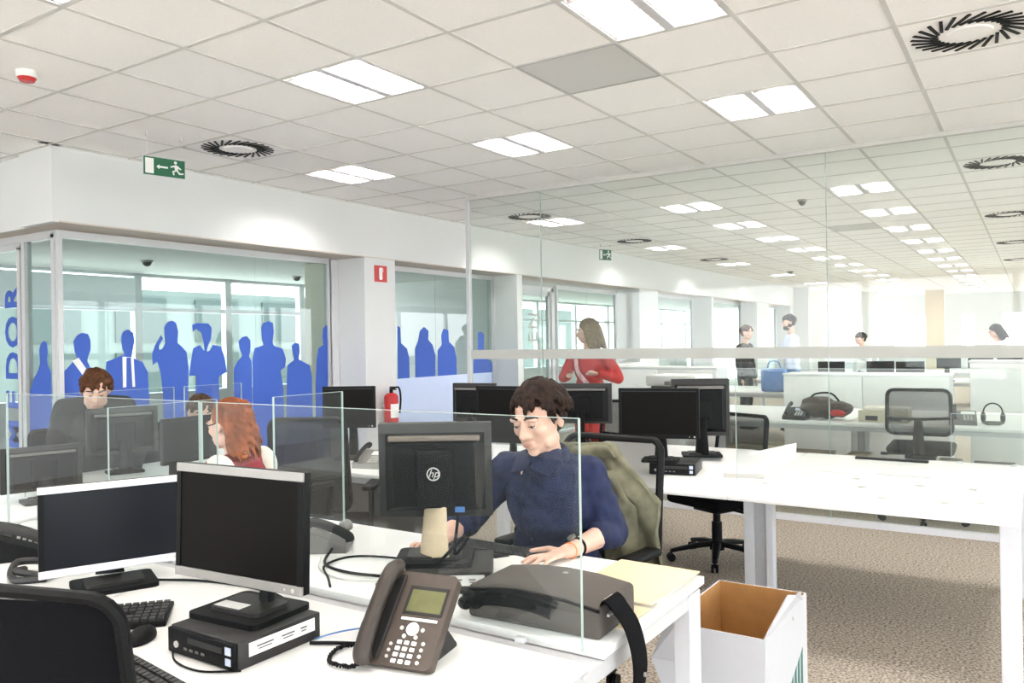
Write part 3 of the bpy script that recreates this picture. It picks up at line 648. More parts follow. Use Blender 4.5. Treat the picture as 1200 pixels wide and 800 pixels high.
# ================================================================== monitors
def monitor(label, loc, rz, w, h, zc, silver=True, tilt=3, bezel='silver', base=(.22, .19), screen='screen2', logo=False, stand='black', yoff=.0, group='computer monitors on the desks'):
    """loc: foot of the stand; screen faces local -y; zc: screen centre above foot"""
    t = thing('computer_monitor', label, 'monitor', loc, rz, group)
    mt = Matrix.Translation((0, yoff-.06, zc)) @ Matrix.Rotation(R(-tilt), 4, 'X')
    sh = MB().box((0, .010, 0), (w, .026, h), mtx=mt, bev=.004)
    sh = sh.build('housing', M['dark'] if not silver else M['black'], t, True)
    # stepped bulge behind
    bk = MB()
    v = [(-w*.44, .022, -h*.43), (w*.44, .022, -h*.43), (w*.44, .022, h*.40), (-w*.44, .022, h*.40), (-w*.36, .062, -h*.36), (w*.36, .062, -h*.36), (w*.36, .062, h*.30), (-w*.36, .062, h*.30)]
    bk._add(v, [(0, 1, 5, 4), (1, 2, 6, 5), (2, 3, 7, 6), (3, 0, 4, 7), (4, 5, 6, 7), (0, 3, 2, 1)], 0, mt)
    bk.build('back_cover', M['black'], sh)
    MB().box((0, .05, h*.352), (w*.80, .022, h*.055), mtx=mt, bev=.004).build('back_ridge', M['ridge'] if logo else M['grey'], sh)
    bz = .020
    if silver:
        MB().box((0, -.0045, h/2-bz*.55), (w+.002, .008, bz*1.1), mtx=mt, bev=.002).build('top_bezel', M[bezel], t)
        MB().box((0, -.0045, -h/2+bz*.6), (w+.002, .008, bz*1.2), mtx=mt, bev=.002).build('bottom_bezel', M[bezel], t)
    else:
        MB().box((0, -.004, h/2-bz*.4), (w, .006, bz*.8), mtx=mt).box((0, -.004, -h/2+bz*.5), (w, .006, bz), mtx=mt).build('bezel', M['black'], t)
    for sd in (-1, 1): MB().box((sd*(w/2-.008), -.004, 0), (.016, .0062, h-.02), mtx=mt).build('side_bezel', M['black'], t)
    MB().box((0, -.0036, 0), (w-.03, .002, h-2*bz), mtx=mt).build('screen', M[screen], t)
    MB().cyl((w*.44, -.010, -h/2+bz*.6), (w*.44, -.006, -h/2+bz*.6), .005, n=12, mtx=mt).cyl((w*.38, -.0095, -h/2+bz*.6), (w*.38, -.006, -h/2+bz*.6), .0025, n=8, mtx=mt).build('power_button', M['lgrey'], t)
    # stand: column behind, sloping to a flat base
    cz = zc-h*.18
    bs = MB().prism(rrect(base[0], base[1], .02), 0, .014).build('base', M[stand], t)
    MB().prism(rrect(base[0]*.7, base[1]*.6, .02), .014, .024).build('base_step', M['dark'], bs)
    if logo: MB().tube([(0, yoff+.05, .012), (0, yoff+.025, .07), (0, yoff-.02, zc-h*.36)], [.068, .060, .05], 12, flat=(1, .30)).build('column', M['brown'], t, True)
    else: MB().tube([(0, yoff+.035, .015), (0, yoff+.045, cz*.5), (0, yoff+.02, cz)], [.055, .045, .036], 10, flat=(1, .42)).build('column', M[stand], t, True)
    MB().box((0, yoff-.01, zc-.01), (.12, .05, .12), bev=.008).build('mount', M['black'], t)
    if logo:
        mb_ = Matrix.Translation((0, .062, -h*.02))
        o = MB().box((.0, .074, -h*.06), (w*.30, .022, h*.60), mtx=mt, bev=.004).build('hinge_cover', M['black'], sh)
        r = MB(); n = 32
        for k in range(n):
            a, b = 2*PI*k/n, 2*PI*(k+1)/n
            ro, ri = .0215, .0175
            r._add([(ro*math.cos(a), 0, ro*math.sin(a)), (ro*math.cos(b), 0, ro*math.sin(b)), (ri*math.cos(b), 0, ri*math.sin(b)), (ri*math.cos(a), 0, ri*math.sin(a))], [(0, 1, 2, 3)], 0, mt @ Matrix.Translation((0, .0868, 0)))
        r.build('logo_ring', M['lgrey'], o)
        text('logo_letters', 'hp', .034, M['lgrey'], o, mt @ Matrix.Translation((0, .0866, .001)) @ Matrix(((-1, 0, 0, 0), (0, 0, 1, 0), (0, 1, 0, 0), (0, 0, 0, 1))), depth=.0004, shear=.35)
        MB().box((-w*.22, .068, -h*.385), (.03, .02, .014), mtx=mt).build('video_plug', M['bluecable'], sh)
        MB().tube(bez([(-w*.22, .08, zc-h*.40), (-w*.20, .12, zc-h*.75), (-.12, .14, .12), (-.02, .12, .02)], 8), .005, 7).build('video_cable', M['black'], t, True)
    return t
def pc(label, loc, rz, hh=.066, w=.256, d=.254, sticker=True):
    t = thing('desktop_computer', label, 'computer', loc, rz, 'small black desktop computers under the monitors')
    bx('case', (0, 0, hh/2), (w, d, hh), M['dark'], t, .004)
    fc = bx('front_panel', (0, -d/2-.004, hh/2), (w-.004, .012, hh-.006), M['black'], t, .003)
    bx('disc_drive', (.02, -d/2-.0105, hh*.66), (.13, .003, .014), M['dark'], fc)
    MB().cyl((-.09, -d/2-.013, hh*.40), (-.09, -d/2-.009, hh*.40), .008, n=14).build('power_button', M['lgrey'], fc)
    for k in range(4): bx('port', (-.055+.022*k, -d/2-.0105, hh*.32), (.012, .002, .006), M['grey'], fc)
    bx('badge', (.105, -d/2-.0108, hh*.70), (.020, .002, .018), M['paleblue'], fc)
    bx('badge', (.105, -d/2-.0108, hh*.32), (.018, .002, .016), M['paleblue'], fc)
    if sticker:
        s = bx('sticker', (w/2+.0008, .005, hh*.62), (.0012, d*.80, hh*.48), M['paper'], t)
        m = MB()
        for k, (y, l) in enumerate(((-.05, .05), (.02, .04), (.07, .02))): m.box((w/2+.0017, y, hh*.66), (.0006, l, .004)).box((w/2+.0017, y, hh*.55), (.0006, l*.8, .003))
        m.build('small_print', M['grey'], s)
    return t
pc1 = pc('black desktop computer carrying the monitor with silver edges, white sticker on its side', (-1.675, 1.325, DT), 0)
m2 = monitor('black monitor with silver edges standing on the front desktop computer', (-1.70, 1.355, DT+.066), R(4.3), .445, .295, .230, tilt=2, base=(.24, .20), yoff=.025)
bx('base_sticker', (-.03, -.03, .0245), (.09, .04, .0008), M['paper'], m2)
m1 = monitor('black monitor with silver edges directly on the desk behind the mesh chair', (-2.452, 1.434, DT), R(66), .41, .277, .19, tilt=3, base=(.24, .19), screen='screen', yoff=.072, bezel='whitepaint')
pc2 = pc('black desktop computer under the monitor the man works at', (-1.545, 2.005, DT), R(-57))
m3 = monitor('black square monitor seen from behind in front of the man in navy', (-1.60, 1.99, DT+.066), R(213), .365, .305, .277, silver=False, tilt=3, base=(.24, .2), logo=True, yoff=-.01)
pc3 = pc('black desktop computer under the wide monitor beside the mesh chair', (-1.72, 4.33, DT), R(12), sticker=False)
m4 = monitor('wide black monitor facing out above the mesh chair behind the man', (-1.78, 4.25, DT+.066), R(15.5), .445, .28, .275, silver=False, tilt=0, base=(.2, .16))
m5 = monitor('black monitor facing out between two monitor backs, left of the man\'s head', (-2.60, 3.95, DT), R(7), .37, .33, .33, silver=False, tilt=0, base=(.2, .16))
m6 = monitor('black monitor seen from behind, beside the second window', (-3.35, 4.60, DT), R(190), .335, .275, .325, silver=False, tilt=0, base=(.2, .16))
m7 = monitor('black monitor seen from behind above the man\'s hair', (-2.55, 4.75, DT), R(200), .40, .27, .33, silver=False, tilt=0, base=(.2, .16))
m8 = monitor('black monitor on the short bench beside the fire extinguisher', (-3.77, 3.84, DT), R(30), .345, .27, .345, silver=False, tilt=0, base=(.2, .16))
m9 = monitor('grey-backed monitor seen from behind with a tan stand, beside the right glass screen edge', (-1.76, 4.86, DT+.02), R(205), .36, .36, .30, silver=False, tilt=0, base=(.24, .2))
m10 = monitor('dark monitor at the left end of the canteen-side bench', (-4.10, 2.05, DT), R(255), .36, .22, .16, silver=False, tilt=0, base=(.2, .16))
m11 = monitor('dark monitor in front of the man in black, seen from behind', (-4.62, 2.78, DT), R(250), .40, .28, .25, silver=False, tilt=0, base=(.2, .16))
m12 = monitor('dark monitor in front of the woman with copper hair', (-4.0, 2.75, DT), R(95), .36, .25, .24, silver=False, tilt=0, base=(.2, .16))

# ================================================================== keyboards, mice, phones
def keyboard(label, loc, rz, w=.44, d=.15, case='black'):
    t = thing('keyboard', label, 'keyboard', loc, rz, 'computer keyboards on the desks')
    mt = Matrix.Rotation(R(4), 4, 'X')
    MB().box((0, 0, .013), (w, d, .016), mtx=mt, bev=.004).build('case', M[case], t, True)
    km = MB().box((0, 0, .0245), (.0155, .0155, .008), mtx=None).mesh('key'); km.materials.append(M['keydark'])
    rows = 6
    for j in range(rows):
        for i in range(21):
            x = -w/2+.016+i*(w-.032)/20; y = -d/2+.018+j*(d-.036)/5
            if i in (15, 16) and j in (2,): continue
            if j == 0 and 4 < i < 10: continue
            k = link('key', km, M['keydark'], t); k.matrix_local = mt @ Matrix.Translation((x, y, 0))
    bx('space_bar', (-.06, -d/2+.018, .0245+(-d/2)*.07), (.10, .0155, .008), M['keydark'], t)
    return t
keyboard('black keyboard on the desk in front of the silver-edged monitor, left', (-2.17, 1.18, DT), R(48))
keyboard('black keyboard cut by the lower edge beside the mesh chair', (-1.76, 1.02, DT), R(-8), case='dark')
keyboard('black keyboard under the hands of the man in navy', (-1.66, 2.34, DT), R(178), case='dark')
def mouse(label, loc, rz, m='dark'):
    t = thing('computer_mouse', label, 'mouse', loc, rz)
    def f(p, n): return Vector((p.x, p.y, max(p.z, 0)))
    union('body', MB().ell((0, 0, .008), (.03, .055, .028), 18, 10), M[m], t, .004, 1, f)
    MB().cyl((0, .025, .033), (0, .035, .033), .004, n=8).build('wheel', M['black'], t)
    return t
mouse('grey mouse on the white desk near the empty black chairs', (-2.37, 2.37, DT), R(40), 'grey')
mouse('dark mouse beside the keyboard in front of the left monitor', (-1.93, 1.20, DT), R(30), 'black')

def handset(t, p0, p1, up, r=.021, m='taupe', bow=.02, name='handset'):
    p0, p1 = Vector(p0), Vector(p1); up = Vector(up)
    pts = [p0-up*.012, p0+(p1-p0)*.08+up*.010, p0+(p1-p0)*.3+up*bow, p0+(p1-p0)*.7+up*bow, p0+(p1-p0)*.92+up*.010, p1-up*.012]
    return MB().tube(bez(pts, 5), [r*1.25]*6+[r*.9]*14+[r*1.25]*6 if False else r, 10, flat=(1.15, .62)).build(name, M[m], t, True)
def desk_phone(label, loc, rz, m='taupe', sc=1.0, tilt=46, full=True):
    """face in local coords: lower edge along x at y=0, leaning back"""
    t = thing('desk_phone', label, 'telephone', loc, rz, 'office telephones on the desks'); t.scale = (sc,)*3
    mt = Matrix.Translation((0, 0, .012)) @ Matrix.Rotation(R(tilt), 4, 'X')     # local x: width, y: up the face, z: out of the face
    w, l = .195, .228
    MB().prism([(x, y+l/2) for x, y in rrect(w, l, .014)], -.028, 0, mtx=mt).build('body', M[m], t)
    MB().box((.035, .158, .001), (.102, .070, .003), mtx=mt, bev=.001).build('display_frame', M['dark'], t)
    d = MB().box((.037, .156, .0028), (.088, .054, .002), mtx=mt).build('display', M['lcd'], t)
    MB().box((.034, .111, .002), (.092, .006, .003), mtx=mt).build('soft_keys', M['key'], t)
    MB().cyl((.026, .088, 0), (.026, .088, .004), .0155, n=20, mtx=mt).build('navigation_button', M['key'], t)
    for k, (x, y) in enumerate(((-.002, .088), (.052, .088), (.010, .070), (.040, .070))): MB().cyl((x, y, 0), (x, y, .003), .005, n=10, mtx=mt).build('function_key', M['lgrey'], t)
    for j in range(4):
        for i in range(3): MB().box((.004+.0185*i, .012+.0145*j, .0015), (.012, .009, .004), mtx=mt, bev=.001, seg=1).build('dial_key', M['key'], t)
    for j in range(4): MB().cyl((.064, .014+.0145*j, 0), (.064, .014+.0145*j, .003), .0045, n=10, mtx=mt).build('function_key', M['lgrey'], t)
    for j in range(3): MB().cyl((-.016, .020+.0145*j, 0), (-.016, .020+.0145*j, .003), .004, n=10, mtx=mt).build('function_key', M['lgrey'], t)
    MB().box((-.062, l/2, .003), (.054, l-.02, .008), mtx=mt, bev=.003).build('cradle', M['dark'], t)
    hp = [(-.064, .000, .012), (-.064, .012, .026), (-.064, .045, .034), (-.064, .11, .040), (-.064, .175, .038), (-.064, .208, .030), (-.064, .222, .014)]
    hs = MB().tube([mt @ p for p in bez(hp, 5)], [.020]+[.028]*6+[.026]*6+[.024]*6+[.026]*6+[.028]*5+[.020], 14, flat=(1.12, .75)).build('handset', M['phonedark'], t, True)
    # stand foot behind
    MB().prism([(.05, 0), (.185, 0), (.185, .008), (.105, .088)], .05, .075, 'yz').prism([(.05, 0), (.185, 0), (.185, .008), (.105, .088)], -.075, -.05, 'yz').box((0, .12, .012), (.15, .03, .01)).build('stand', M['dark'], t)
    if full:
        c = bez([(-.064, -.012, .018), (-.085, -.03, .010), (-.15, -.015, .008), (-.175, .06, .008), (-.13, .10, .008), (-.075, .09, .010)], 10)
        q = []
        for i in range(len(c)-1):
            d_ = (c[i+1]-c[i]).normalized(); s_ = d_.cross(Vector((0, 0, 1))); 
            for k in range(3):
                p = c[i].lerp(c[i+1], k/3); a = (i*3+k)*1.9
                q.append(p+s_*.0035*math.cos(a)+Vector((0, 0, .0035))*math.sin(a))
        MB().tube(q, .0032, 5).build('coiled_cord', M['black'], t, True)
    return t
desk_phone('taupe desk phone with green display and white keys at front', (-1.250, 1.383, DT), R(10.8), sc=1.03)
def flat_phone(label, loc, rz, m='dark', light=None, sc=1.0):
    t = thing('desk_phone', label, 'telephone', loc, rz, 'office telephones on the desks'); t.scale = (sc,)*3
    MB().prism([(-.10, 0), (.11, 0), (.11, .018), (.09, .085), (.06, .095), (-.10, .03)], -.09, .09, 'yz').build('body', M[m], t)
    mt = Matrix.Translation((0, -.10, .03)) @ Matrix.Rotation(R(22), 4, 'X')
    MB().box((.035, .13, .001), (.09, .045, .004), mtx=mt).build('display', M['lcd' if light is None else light], t)
    for j in range(4):
        for i in range(3): MB().box((.012+.022*i, .025+.02*j, .001), (.015, .012, .005), mtx=mt).build('dial_key', M['lgrey'], t)
    hp = [(-.055, -.005, .016), (-.055, .01, .034), (-.055, .09, .042), (-.055, .165, .036), (-.055, .185, .018)]
    MB().tube([mt @ p for p in bez(hp, 5)], .019, 10, flat=(1.15, .7)).build('handset', M['black' if m != 'black' else 'dark'], t, True)
    return t
flat_phone('grey desk phone seen from behind near the mouse and cables', (-2.20, 2.10, DT), R(125), 'grey', 'grey', sc=.86)
flat_phone('black desk phone at the left picture edge behind the mesh chair', (-3.12, 1.44, DT), R(150), 'black', 'dark')
flat_phone('pale desk phone on the far bench beside the headset', (-.52, 7.75, DT), R(5), 'grey', 'paper', 1.15)
flat_phone('pale desk phone on the short bench below the black monitor', (-3.42, 3.66, DT), R(15), 'silver', 'paper')
flat_phone('dark blue-grey phone on the far bench beside the brown bag', (-1.86, 7.65, DT), R(0), 'dark', 'paleblue', 1.1)

# ================================================================== chairs
def office_chair(label, loc, rz, seat=.47, top=1.02, bw=.46, solid=False, arms=True, lean=8, group='black swivel chairs at the desks'):
    """faces local -y; loc on the floor"""
    t = thing('office_chair', label, 'chair', loc, rz, group)
    y0 = .215; zb = seat+.10; hgt = top-zb
    mt = Matrix.Translation((0, y0, zb)) @ Matrix.Rotation(R(-lean), 4, 'X') @ Matrix.Translation((0, 0, hgt/2))
    def bulge(x, z): return .035*(1-(2*x/bw)**2)-.02*math.cos(z/hgt*PI)
    pts = [(x*(1-.06*(z/hgt+.5)) if True else x, z) for x, z in rrect(bw, hgt, .055, 6)]
    path = [mt @ Vector((x, bulge(x, z), z)) for x, z in pts]
    fr = MB().tube(path, .0135, 8, closed=True, flat=(1.0, 1.25)).build('back_frame', M['black'], t, True)
    MB().grid(lambda u, v: mt @ Vector(((u-.5)*(bw-.012)*(1-.06*v), bulge((u-.5)*bw, (v-.5)*hgt), (v-.5)*(hgt-.012))), 10, 8).build('back_mesh', M['meshdense'] if solid == 'dense' else M['blackmat'] if solid else M['mesh'], t, True)
    MB().tube([mt @ Vector((-bw*.47, .02, -hgt*.12)), mt @ Vector((0, .055, -hgt*.14)), mt @ Vector((bw*.47, .02, -hgt*.12))], .012, 8).build('lumbar_bar', M['black'], t, True)
    MB().tube([(0, .06, seat-.07), (0, .22, seat-.05), (0, .285, seat+.06), mt @ Vector((0, .06, -hgt*.15))], [.03, .03, .028, .02], 8, flat=(1.4, .7)).build('back_bracket', M['black'], t, True)
    MB().box((0, -.01, seat-.035), (.48, .46, .07), bev=.032, seg=4).build('seat', M['blackmat'], t, True)
    MB().box((0, .02, seat-.09), (.22, .26, .05), bev=.01).build('mechanism', M['black'], t, True)
    lv = MB().cyl((.10, .0, seat-.09), (.27, .0, seat-.095), .008, n=8).cyl((.25, 0, seat-.095), (.30, 0, seat-.095), .012, n=8).build('lever', M['black'], t, True)
    MB().cyl((0, 0, .11), (0, 0, seat-.10), .025, n=14).cyl((0, 0, .09), (0, 0, .26), .034, n=14).build('column', M['black'], t, True)
    hub = MB().cyl((0, 0, .075), (0, 0, .135), .05, .045, 18).build('hub', M['black'], t, True)
    for k in range(5):
        a = 2*PI*k/5+.4; c, s = math.cos(a), math.sin(a)
        b = MB().tube([(c*.03, s*.03, .115), (c*.16, s*.16, .100), (c*.31, s*.31, .070)], [.03, .026, .018], 8, flat=(1, .75)).build('base_arm', M['black'], t, True)
        n = Vector((-s, c, 0)); q = Vector((c*.31, s*.31, 0))
        MB().cyl(q+n*.022+Vector((0, 0, .027)), q+n*.006+Vector((0, 0, .027)), .027, n=14).cyl(q-n*.022+Vector((0, 0, .027)), q-n*.006+Vector((0, 0, .027)), .027, n=14).cyl(q+Vector((0, 0, .03)), q+Vector((0, 0, .075)), .008, n=8).build('caster', M['black'], b, True)
    if arms:
        for s in (-1, 1):
            MB().tube([(s*.20, .02, seat-.08), (s*.28, .03, seat-.06), (s*.285, .03, seat+.18)], .018, 8, flat=(1.3, .8)).build('arm_post', M['black'], t, True)
            MB().box((s*.285, .0, seat+.195), (.075, .25, .03), bev=.012).build('arm_pad', M['black'], t, True)
    return t
office_chair('black mesh chair cut by the lower left corner of the picture', (-1.71, 1.01, 0), R(197), .47, 1.03, .50, True, lean=6)
office_chair('black mesh chair the man in navy sits on, olive jacket over its back', (-1.54, 2.80, 0), R(-6), .47, 1.075, .50)
office_chair('black swivel chair under the far side of the papers bench, wheels showing', (-1.80, 5.24, 0), R(-25), .45, .96, .44)
office_chair('black mesh chair at the far bench seen through the tall glass partition', (-.77, 7.16, 0), R(182), .62, 1.07, .46, arms=False)
office_chair('empty black chair behind the monitor with silver edges, near the blue silhouettes', (-3.36, 3.18, 0), R(212), .50, 1.10, .42, 'dense')
office_chair('black chair in front of the woman in red behind the man', (-2.72, 5.60, 0), R(5), .48, 1.0, .42)
office_chair('black chair under the woman with copper hair', (-3.10, 2.56, 0), R(-80), .45, .82, .44, True)
office_chair('black chair of the man in black by the silhouettes', (-5.22, 2.86, 0), R(90), .47, .95, .44, True)
office_chair('black chair of the person whose face hides behind the glass screen', (-5.20, 3.58, 0), R(90), .45, .92, .44, True)

# ================================================================== things on the front bench
def bag_():
    t = thing('laptop_bag', 'grey-brown laptop bag with bowed top and black handle lying on the bench', 'bag', (-1.12, 1.895, DT), R(2))
    w, d, h = .40, .23, .105
    def f(p, n):
        k = 1-(2*p.x/w)**2*.85
        p.z = p.z*(.80+.22*max(0, k)) if p.z > .02 else p.z
        return p
    b = MB().box((0, 0, h/2), (w, d, h), bev=.014, seg=3); bmesh.ops.subdivide_edges(b.bm, edges=b.bm.edges[:], cuts=3, use_grid_fill=True)
    for v in b.bm.verts: v.co = f(v.co.copy(), None)
    b.build('body', M['bag'], t, True, angle=50)
    # front pocket with an opening
    MB().grid(lambda u, v: ((u-.5)*.34-.02, -d/2-.004-.02*math.sin(PI*u)*math.sin(PI*v), .012+.05*v+.006*math.sin(PI*u)), 12, 6).build('front_pocket', M['bag'], t, True)
    MB().tube([(x, -d/2-.002, z) for x, z in ((-.20, .075), (-.1, .09), (0, .093), (.1, .09), (.20, .075))], .0045, 6).build('seam', M['black'], t, True)
    # carrying handle, slumped forwards
    hp = bez([(-.13, -d/2-.004, .075), (-.10, -d/2-.022, .088), (-.02, -d/2-.03, .098), (.05, -d/2-.022, .088), (.08, -d/2-.004, .072)], 6)
    MB().tube(hp, .010, 8, flat=(1.0, 1.0)).build('handle', M['strap'], t, True)
    MB().grid(lambda u, v: (-.19+.26*u, -d/2-.006-.018*math.sin(PI*v), .03+.04*v+.012*math.sin(PI*u)), 10, 4).build('flap', M['strap'], t, True)
    for x, z in ((-.185, .06), (-.165, .045), (-.20, .04)): MB().ell((x, -d/2-.012, z), (.022, .014, .018), 10, 8).build('buckle', M['black'], t, True)
    MB().cyl((.02, .05, h*1.01), (.02, .05, h*1.03), .008, n=12).build('stud', M['silver'], t, True)
    # shoulder strap over the bench end
    sp = bez([(.195, -.06, .085), (.215, -.075, .105), (.235, -.06, .075), (.262, -.045, .02), (.275, -.035, -.08), (.262, -.05, -.20), (.27, -.06, -.36)], 7)
    n_ = len(sp)-1
    def ribbon(off): return lambda u, v: sp[round(u*n_)]+Vector((off*(1 if u > .2 else 0), (v-.5)*.085-.005, off*(1 if u <= .3 else 0)))
    MB().grid(ribbon(.002), n_, 2).grid(ribbon(-.002), n_, 2).build('shoulder_strap', M['strap'], t, True)
    for (x, z) in ((.205, .098), (.212, .062)): MB().box((x, -.07, z), (.008, .05, .008), bev=.002).build('strap_buckle', M['silver'], t, True)
    MB().cyl((.285, -.04, -.09), (.289, -.04, -.09), .006, n=10).build('rivet', M['silver'], t)
bag_()
def sheet(label, loc, rz, w, d, th, m, name='paper_stack', n=3, cat='papers', jit=.006):
    t = thing(name, label, cat, loc, rz)
    for k in range(n):
        a = R(random.uniform(-2.5, 2.5)) if k else 0
        MB().box((random.uniform(-jit, jit), random.uniform(-jit, jit), th/n*(k+.5)), (w, d, th/n*.96), mtx=Matrix.Rotation(a, 4, 'Z')).build('sheet', M[m], t)
    return t
sheet('stack of white papers under the man\'s hand, reaching the bench corner', (-1.14, 2.285, DT), R(1), .46, .31, .012, 'paper')
en = thing('envelope', 'cream envelope on the papers at the bench corner', 'envelope', (-1.035, 2.255, DT+.0125), R(-1))
bx('body', (0, 0, .004), (.275, .37, .006), M['manila'], en, .002)
bx('flap', (0, -.12, .0078), (.275, .10, .0012), M['manila'], en)
en = thing('folder', 'tan folder beneath the cream envelope at the bench edge', 'folder', (-.985, 1.98, DT), R(-2))
bx('cover', (0, 0, .002), (.17, .16, .004), M['manila'], en); bx('cover', (0, .004, .0075), (.165, .155, .004), M['manila'], en)
tag(MB().grid(lambda u, v: (-1.62+.25*u+.04*v, 2.07+.21*v-.02*u, DT+.0015+.055*max(0, v-.35)**1.5*math.sin(PI*min(1, u*1.15))), 10, 8).build('paper_sheet', M['paper'], None, True), 'white sheet with curled edge between keyboard and bag', 'paper')
# cardboard box on the floor
t = thing('cardboard_box', 'open white cardboard box, brown inside, on the carpet by the bench leg', 'box', (-.98, 3.10, 0))
w, d, h = .36, .60, .435
bk = MB().box((0, d/2, h/2), (w, .006, h)).build('back_wall', M['cardwhite'], t)
bx('liner', (0, d/2-.004, h/2), (w-.006, .002, h-.002), M['cardboard'], t)
bx('front_wall', (0, -d/2, h/2), (w, .006, h), M['cardwhite'], t)
bx('liner', (0, -d/2+.004, h/2), (w-.006, .002, h-.002), M['cardboard'], t)
for s in (-1, 1):
    bx('side_wall', (s*w/2, 0, h/2), (.006, d, h), M['cardwhite'], t)
    bx('liner', (s*(w/2-.004), 0, h/2), (.002, d-.006, h-.002), M['cardboard'], t)
bx('bottom', (0, 0, .004), (w, d, .006), M['cardboard'], t)
fp = [Vector((w/2, -d/2, h)), Vector((w/2+.015, -.03, h+.085)), Vector((w/2+.03, .03, h+.07)), Vector((w/2+.035, .07, h+.075)), Vector((w/2, .26, h-.02))]
def panel(name, pts, m, parent, th=.005):
    nrm = (pts[1]-pts[0]).cross(pts[2]-pts[0]).normalized()*th
    mb = MB(); n = len(pts)
    mb._add([p for p in pts]+[p+nrm for p in pts], [tuple(range(n)), tuple(range(2*n-1, n-1, -1))]+[(k, n+k, n+(k+1) % n, (k+1) % n) for k in range(n)])
    return mb.build(name, m, parent)
panel('side_flap', fp, M['cardwhite'], t)
panel('corner_flap', [Vector((-w/2, -d/2-.002, h)), Vector((-w/2+.07, -d/2-.05, h+.03)), Vector((-w/2+.12, -d/2-.05, h-.12)), Vector((-w/2+.05, -d/2-.10, h-.27)), Vector((-w/2-.045, -d/2-.04, h-.13))], M['cardwhite'], t)
for k in range(4):
    MB().prism([(.04+.05*k, .16+.02*k), (.07+.05*k, .18+.02*k), (.07+.05*k, .02), (.04+.05*k, .02)], w/2+.003, w/2+.0042, 'yz').build('green_stripe', M['boxgreen'], t)
MB().prism([(-.12, .04), (.02, .13), (.02, .10), (-.10, .02)], w/2+.003, w/2+.0042, 'yz').build('green_stripe', M['boxgreen'], t)
MB().ell((w/2+.018, .03, h-.02), (.004, .012, .008), 10, 6).build('grip_hole', M['lgrey'], t)
# cables
def cable(label, pts, r=.0035, m='black', z=DT):
    return tag(MB().tube(bez([(x, y, z+zz) for x, y, zz in pts], 8), r, 7).build('cable', M[m], None, True), label, 'cable', 'cables on the desks')
cable('black cable lying from the front computer to the left monitor', [(-1.72, 1.47, .01), (-1.85, 1.60, .006), (-2.02, 1.63, .006), (-2.22, 1.60, .006), (-2.36, 1.52, .01)], .004)
cable('black cable hanging behind the silver-edged monitor on the computer', [(-1.86, 1.50, .02), (-1.93, 1.60, .06), (-2.05, 1.64, .10), (-2.12, 1.62, .13)], .0035)
cable('black cable from the front computer\'s side towards the phone', [(-1.53, 1.40, .006), (-1.48, 1.43, .006), (-1.42, 1.46, .006), (-1.34, 1.50, .006)], .0045)
cable('thin blue cable looping beside the black one near the phone', [(-1.545, 1.43, .004), (-1.50, 1.50, .012), (-1.42, 1.54, .02), (-1.33, 1.53, .006)], .0022, 'bluecable')
cable('black cable arching on the white desk left of the computer under the man\'s monitor', [(-1.70, 2.10, .006), (-1.86, 2.10, .01), (-2.02, 2.05, .006), (-2.02, 1.92, .006), (-1.90, 1.82, .006), (-1.83, 1.76, .006)], .004)
cable('thick black cable running from the grey phone to the computer', [(-2.12, 2.05, .02), (-2.04, 1.94, .006), (-1.90, 1.90, .006), (-1.72, 1.92, .01)], .005)
cable('grey cable lying beside the thick black one', [(-2.10, 1.98, .01), (-2.0, 1.88, .005), (-1.86, 1.84, .005), (-1.70, 1.88, .01)], .003, 'lgrey')
cable('pale cable loop by the grey phone, upper of the two', [(-2.35, 2.0, .005), (-2.22, 2.02, .03), (-2.10, 1.90, .03), (-2.02, 1.82, .005)], .003, 'lgrey')
cable('blue cable coiled behind the silver-edged monitor edge', [(-2.42, 2.06, .01), (-2.34, 2.02, .04), (-2.26, 1.98, .01), (-2.36, 1.94, .01), (-2.42, 2.0, .03), (-2.30, 2.02, .02)], .005, 'bluecable')
cable('white cable loop at the desk joint near the grey phone', [(-2.10, 1.80, .004), (-2.22, 1.86, .004), (-2.34, 1.84, .004), (-2.44, 1.90, .004)], .003, 'key')
cable('black cable knot behind the phone display', [(-1.60, 1.86, .004), (-1.53, 1.80, .02), (-1.47, 1.84, .006), (-1.53, 1.88, .012), (-1.58, 1.82, .006), (-1.46, 1.80, .01)], .005)
cable('black power cable at the foot of the front computer', [(-1.80, 1.20, .004), (-1.72, 1.155, .004), (-1.62, 1.15, .004), (-1.54, 1.20, .004)], .0025)
cable('dark cable near the left screen edge', [(-3.05, 1.62, .004), (-2.95, 1.80, .01), (-2.8, 1.95, .02), (-2.85, 2.1, .004)], .004)
cable('thick dark cable coil beside the left edge of the left monitor', [(-2.86, 1.36, .012), (-2.78, 1.30, .03), (-2.70, 1.36, .015), (-2.78, 1.42, .03), (-2.86, 1.34, .04), (-2.76, 1.28, .012), (-2.68, 1.34, .012)], .012, 'dark')
t = thing('cable_tangle', 'tangle of grey connectors and cables behind the desk phone', 'cables', (-1.62, 1.83, DT))
for k in range(5):
    a = k*1.3
    MB().tube(bez([(.07*math.cos(a+q*.9)*(1-.06*q), .035*math.sin(a+q*1.1), .008+.006*((k+q) % 3)) for q in range(6)], 5), .0035, 6).build('loop', M['black' if k % 2 else 'lgrey'], t, True)
for k in range(4): bx('plug', (-.07+.045*k, .02*math.sin(k*2), .012), (.022, .018, .018), M['lgrey' if k % 2 else 'grey'], t, .003)
